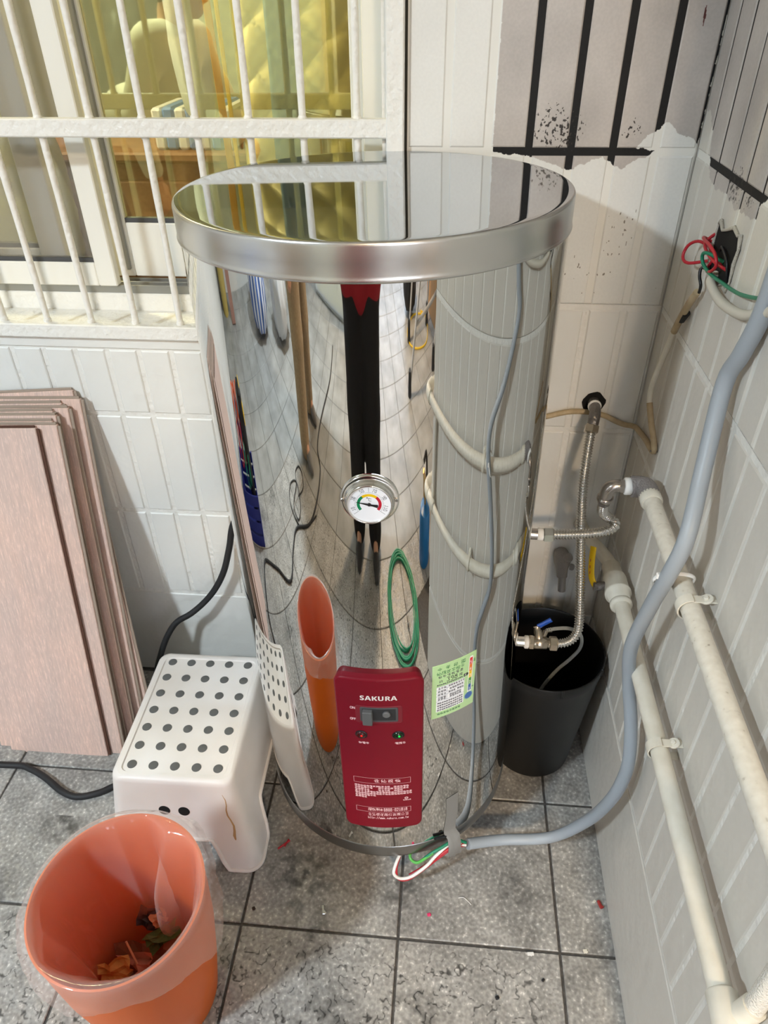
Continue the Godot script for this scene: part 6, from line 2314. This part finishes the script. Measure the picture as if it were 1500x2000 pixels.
func person(label: String, at: Vector3, turn: float, pose: Dictionary, top_m: Material, leg_m: Material, shoe_m: Material, hem: float) -> void:
	var t := thing("person", label, "person", at, Basis(Vector3.UP, turn))
	var s: float = pose.up
	var ln: float = pose.lean     # forward lean of the trunk (towards -z when negative)
	var hipL := Vector3(-0.085, 0.90 * s, 0.0)
	var hipR := Vector3(0.085, 0.90 * s, 0.0)
	var lf: Vector3 = pose.lf
	var rf: Vector3 = pose.rf
	var ankL := lf + Vector3(0, 0.085, 0.03)
	var ankR := rf + Vector3(0, 0.085, 0.03)
	var knL := hipL.lerp(ankL, 0.5) + Vector3(0, 0.01, -0.03)
	var knR := hipR.lerp(ankR, 0.5) + Vector3(0, 0.01, -0.03)
	var waist := Vector3(0, 1.06 * s, ln * 0.2)
	var chest := Vector3(0, 1.26 * s, ln * 0.75)
	var neck := Vector3(0, 1.42 * s, ln * 1.1)
	var head := Vector3(0, 1.56 * s, ln * 1.3 - 0.025)
	var shL := Vector3(-0.165, 1.355 * s, ln)
	var shR := Vector3(0.165, 1.355 * s, ln)
	var hands: Array = pose.hands
	var haL: Vector3 = hands[0]
	var haR: Vector3 = hands[1]
	var elL := shL.lerp(haL, 0.5) + Vector3(-0.06, -0.11 if haL.y > 1.2 else -0.02, 0.05)
	var elR := shR.lerp(haR, 0.5) + Vector3(0.06, -0.11 if haR.y > 1.2 else -0.02, 0.05)
	var body := [
		[Vector3(-0.07, 0.93 * s, 0), Vector3(0.07, 0.93 * s, 0), 0.095, 0.095, 0.85], [Vector3(0, 0.95 * s, 0), waist, 0.105, 0.10, 0.85], [waist, chest, 0.105, 0.125, 0.8],
		[shL * Vector3(0.6, 1, 1), shR * Vector3(0.6, 1, 1), 0.075, 0.075], [neck - Vector3(0, 0.04, 0), neck + Vector3(0, 0.05, -0.01), 0.052, 0.05],
		[hipL, knL, 0.082, 0.056], [knL, ankL, 0.054, 0.036], [hipR, knR, 0.082, 0.056], [knR, ankR, 0.054, 0.036],
		[ankL, lf + Vector3(0, 0.03, -0.13), 0.036, 0.026], [ankR, rf + Vector3(0, 0.03, -0.13), 0.036, 0.026], [lf + Vector3(0, 0.03, 0.06), ankL, 0.03, 0.036], [rf + Vector3(0, 0.03, 0.06), ankR, 0.03, 0.036],
		[shL, elL, 0.048, 0.038], [elL, haL, 0.037, 0.027], [shR, elR, 0.048, 0.038], [elR, haR, 0.037, 0.027], [neck + Vector3(0, 0.04, 0), head, 0.05, 0.06]]
	var st := SurfaceTool.new()
	st.begin(Mesh.PRIMITIVE_TRIANGLES)
	st.append_from(flesh(body, 0.014, 0.03), 0, Transform3D.IDENTITY)
	# head: skull, jaw, nose, brow, lips, ears
	var hd := [[head + Vector3(0, 0.045, 0.015), head + Vector3(0, 0.03, -0.02), 0.088, 0.08], [head + Vector3(0, -0.03, -0.03), head + Vector3(0, -0.075, -0.05), 0.062, 0.036], [head + Vector3(0, -0.05, 0.02), head + Vector3(0, -0.1, 0.02), 0.055, 0.05],
		[head + Vector3(0, 0.012, -0.098), head + Vector3(0, -0.022, -0.112), 0.009, 0.013], [head + Vector3(-0.035, 0.024, -0.088), head + Vector3(0.035, 0.024, -0.088), 0.012, 0.012], [head + Vector3(-0.016, -0.052, -0.094), head + Vector3(0.016, -0.052, -0.094), 0.008, 0.008],
		[head + Vector3(-0.09, 0.015, 0.01), head + Vector3(-0.084, -0.025, 0.005), 0.014, 0.009], [head + Vector3(0.09, 0.015, 0.01), head + Vector3(0.084, -0.025, 0.005), 0.014, 0.009]]
	st.append_from(flesh(hd, 0.006, 0.016), 0, Transform3D.IDENTITY)
	for k in 2:
		var w := haL if k == 0 else haR
		var el := elL if k == 0 else elR
		var sg := 1.0 if k == 0 else -1.0      # the thumb points inward
		var d := (w - el).normalized()
		var side := Vector3(sg, 0, 0)
		side = (side - d * side.dot(d)).normalized()
		var palm := d.cross(side) * sg
		var hb := [[w, w + d * 0.045, 0.022, 0.018], [w + d * 0.03 + side * 0.024, w + d * 0.082 + side * 0.028, 0.013, 0.011], [w + d * 0.03 - side * 0.02, w + d * 0.078 - side * 0.028, 0.013, 0.0105], [w + d * 0.06 + side * 0.02, w + d * 0.06 - side * 0.02, 0.013, 0.013]]
		var lens := [0.068, 0.078, 0.072, 0.056]
		for f in 4:
			var r0 := w + d * (0.082 - 0.003 * absf(f - 1)) + side * (0.028 - 0.0187 * f)
			var f1: Vector3 = r0 + (d * 0.9 + palm * 0.3) * lens[f] * 0.45
			var f2: Vector3 = f1 + (d * 0.5 + palm * 0.8) * lens[f] * 0.32
			var f3: Vector3 = f2 + (d * 0.1 + palm * 0.95) * lens[f] * 0.25
			hb.append_array([[r0, f1, 0.0088, 0.008], [f1, f2, 0.008, 0.0075], [f2, f3, 0.0075, 0.0065]])
		var t0 := w + d * 0.022 + side * 0.022
		var t1 := t0 + (d * 0.5 + side * 0.8 + palm * 0.3) * 0.036
		var t2 := t1 + (d * 0.85 + side * 0.3 + palm * 0.4) * 0.03
		hb.append_array([[t0, t1, 0.0125, 0.0098], [t1, t2, 0.0095, 0.0078]])
		st.append_from(flesh(hb, 0.0035, 0.008), 0, Transform3D.IDENTITY)
	part("body", st.commit(), M.skin, t)
	# eyes and mouth
	for sx in [-1.0, 1.0]:
		var e := ST()
		disc(e, head + Vector3(sx * 0.031, 0.006, -0.0855), Vector3(sx * 0.25, 0, -1), 0.0105, 0.006, 14)
		var eye := part("eye", e, M.whiteplastic, t)
		e = ST()
		disc(e, head + Vector3(sx * 0.032, 0.005, -0.091), Vector3(sx * 0.2, 0, -1), 0.005, 0.0022, 12)
		part("iris", e, M.hair, eye)
	var mo := ST()
	rod(mo, head + Vector3(-0.02, -0.053, -0.1005), head + Vector3(0.02, -0.053, -0.1005), 0.0032, 8)
	part("mouth", mo, mat(rgb(164, 84, 78), 0.5), t)
	part("hair", flesh([[head + Vector3(0, 0.065, 0.02), head + Vector3(0, 0.06, -0.03), 0.090, 0.074], [head + Vector3(-0.06, 0.03, 0.03), head + Vector3(0.06, 0.03, 0.03), 0.056, 0.056], [head + Vector3(0, 0.0, 0.05), head + Vector3(0, -0.05, 0.045), 0.07, 0.055]], 0.008, 0.02), M.hair, t)
	# trousers
	var wd: float = pose.wide
	part("trousers", flesh([[Vector3(-0.10 * wd, 0.92 * s, 0), Vector3(0.10 * wd, 0.92 * s, 0), 0.12 * wd, 0.12 * wd, 0.85], [Vector3(-0.05, 0.99 * s, 0), Vector3(0.05, 0.99 * s, 0), 0.115, 0.115, 0.9],
		[hipL, knL, 0.112 * wd, 0.086 * wd], [knL, lf + Vector3(0, 0.075, 0.03), 0.086 * wd, 0.072 * wd], [hipR, knR, 0.112 * wd, 0.086 * wd], [knR, rf + Vector3(0, 0.075, 0.03), 0.086 * wd, 0.072 * wd]], 0.014, 0.03), leg_m, t)
	# top with sleeves
	part("shirt", flesh([[Vector3(-0.085 * wd, hem + 0.11, 0), Vector3(0.085 * wd, hem + 0.11, 0), 0.128 * wd, 0.128 * wd, 0.95], [Vector3(-0.06, waist.y, waist.z), Vector3(0.06, waist.y, waist.z), 0.118, 0.118, 0.95], [waist, chest, 0.125, 0.14, 0.9], [shL * Vector3(0.75, 1, 1), shR * Vector3(0.75, 1, 1), 0.085, 0.085],
		[shL, elL, 0.064, 0.054], [elL, elL.lerp(haL, 0.8), 0.052, 0.042], [shR, elR, 0.064, 0.054], [elR, elR.lerp(haR, 0.8), 0.052, 0.042], [Vector3(0, hem + 0.13, -0.05), Vector3(0, hem + 0.065, -0.085), 0.10, 0.065]], 0.014, 0.04), top_m, t)
	# shoes
	for f in [lf, rf]:
		part("shoe", flesh([[f + Vector3(0, 0.035, 0.065), f + Vector3(0, 0.034, -0.10), 0.035, 0.036], [f + Vector3(0, 0.03, -0.1), f + Vector3(0, 0.026, -0.155), 0.036, 0.026], [f + Vector3(0, 0.05, 0.05), f + Vector3(0, 0.075, 0.035), 0.042, 0.045]], 0.009, 0.02), shoe_m, t)
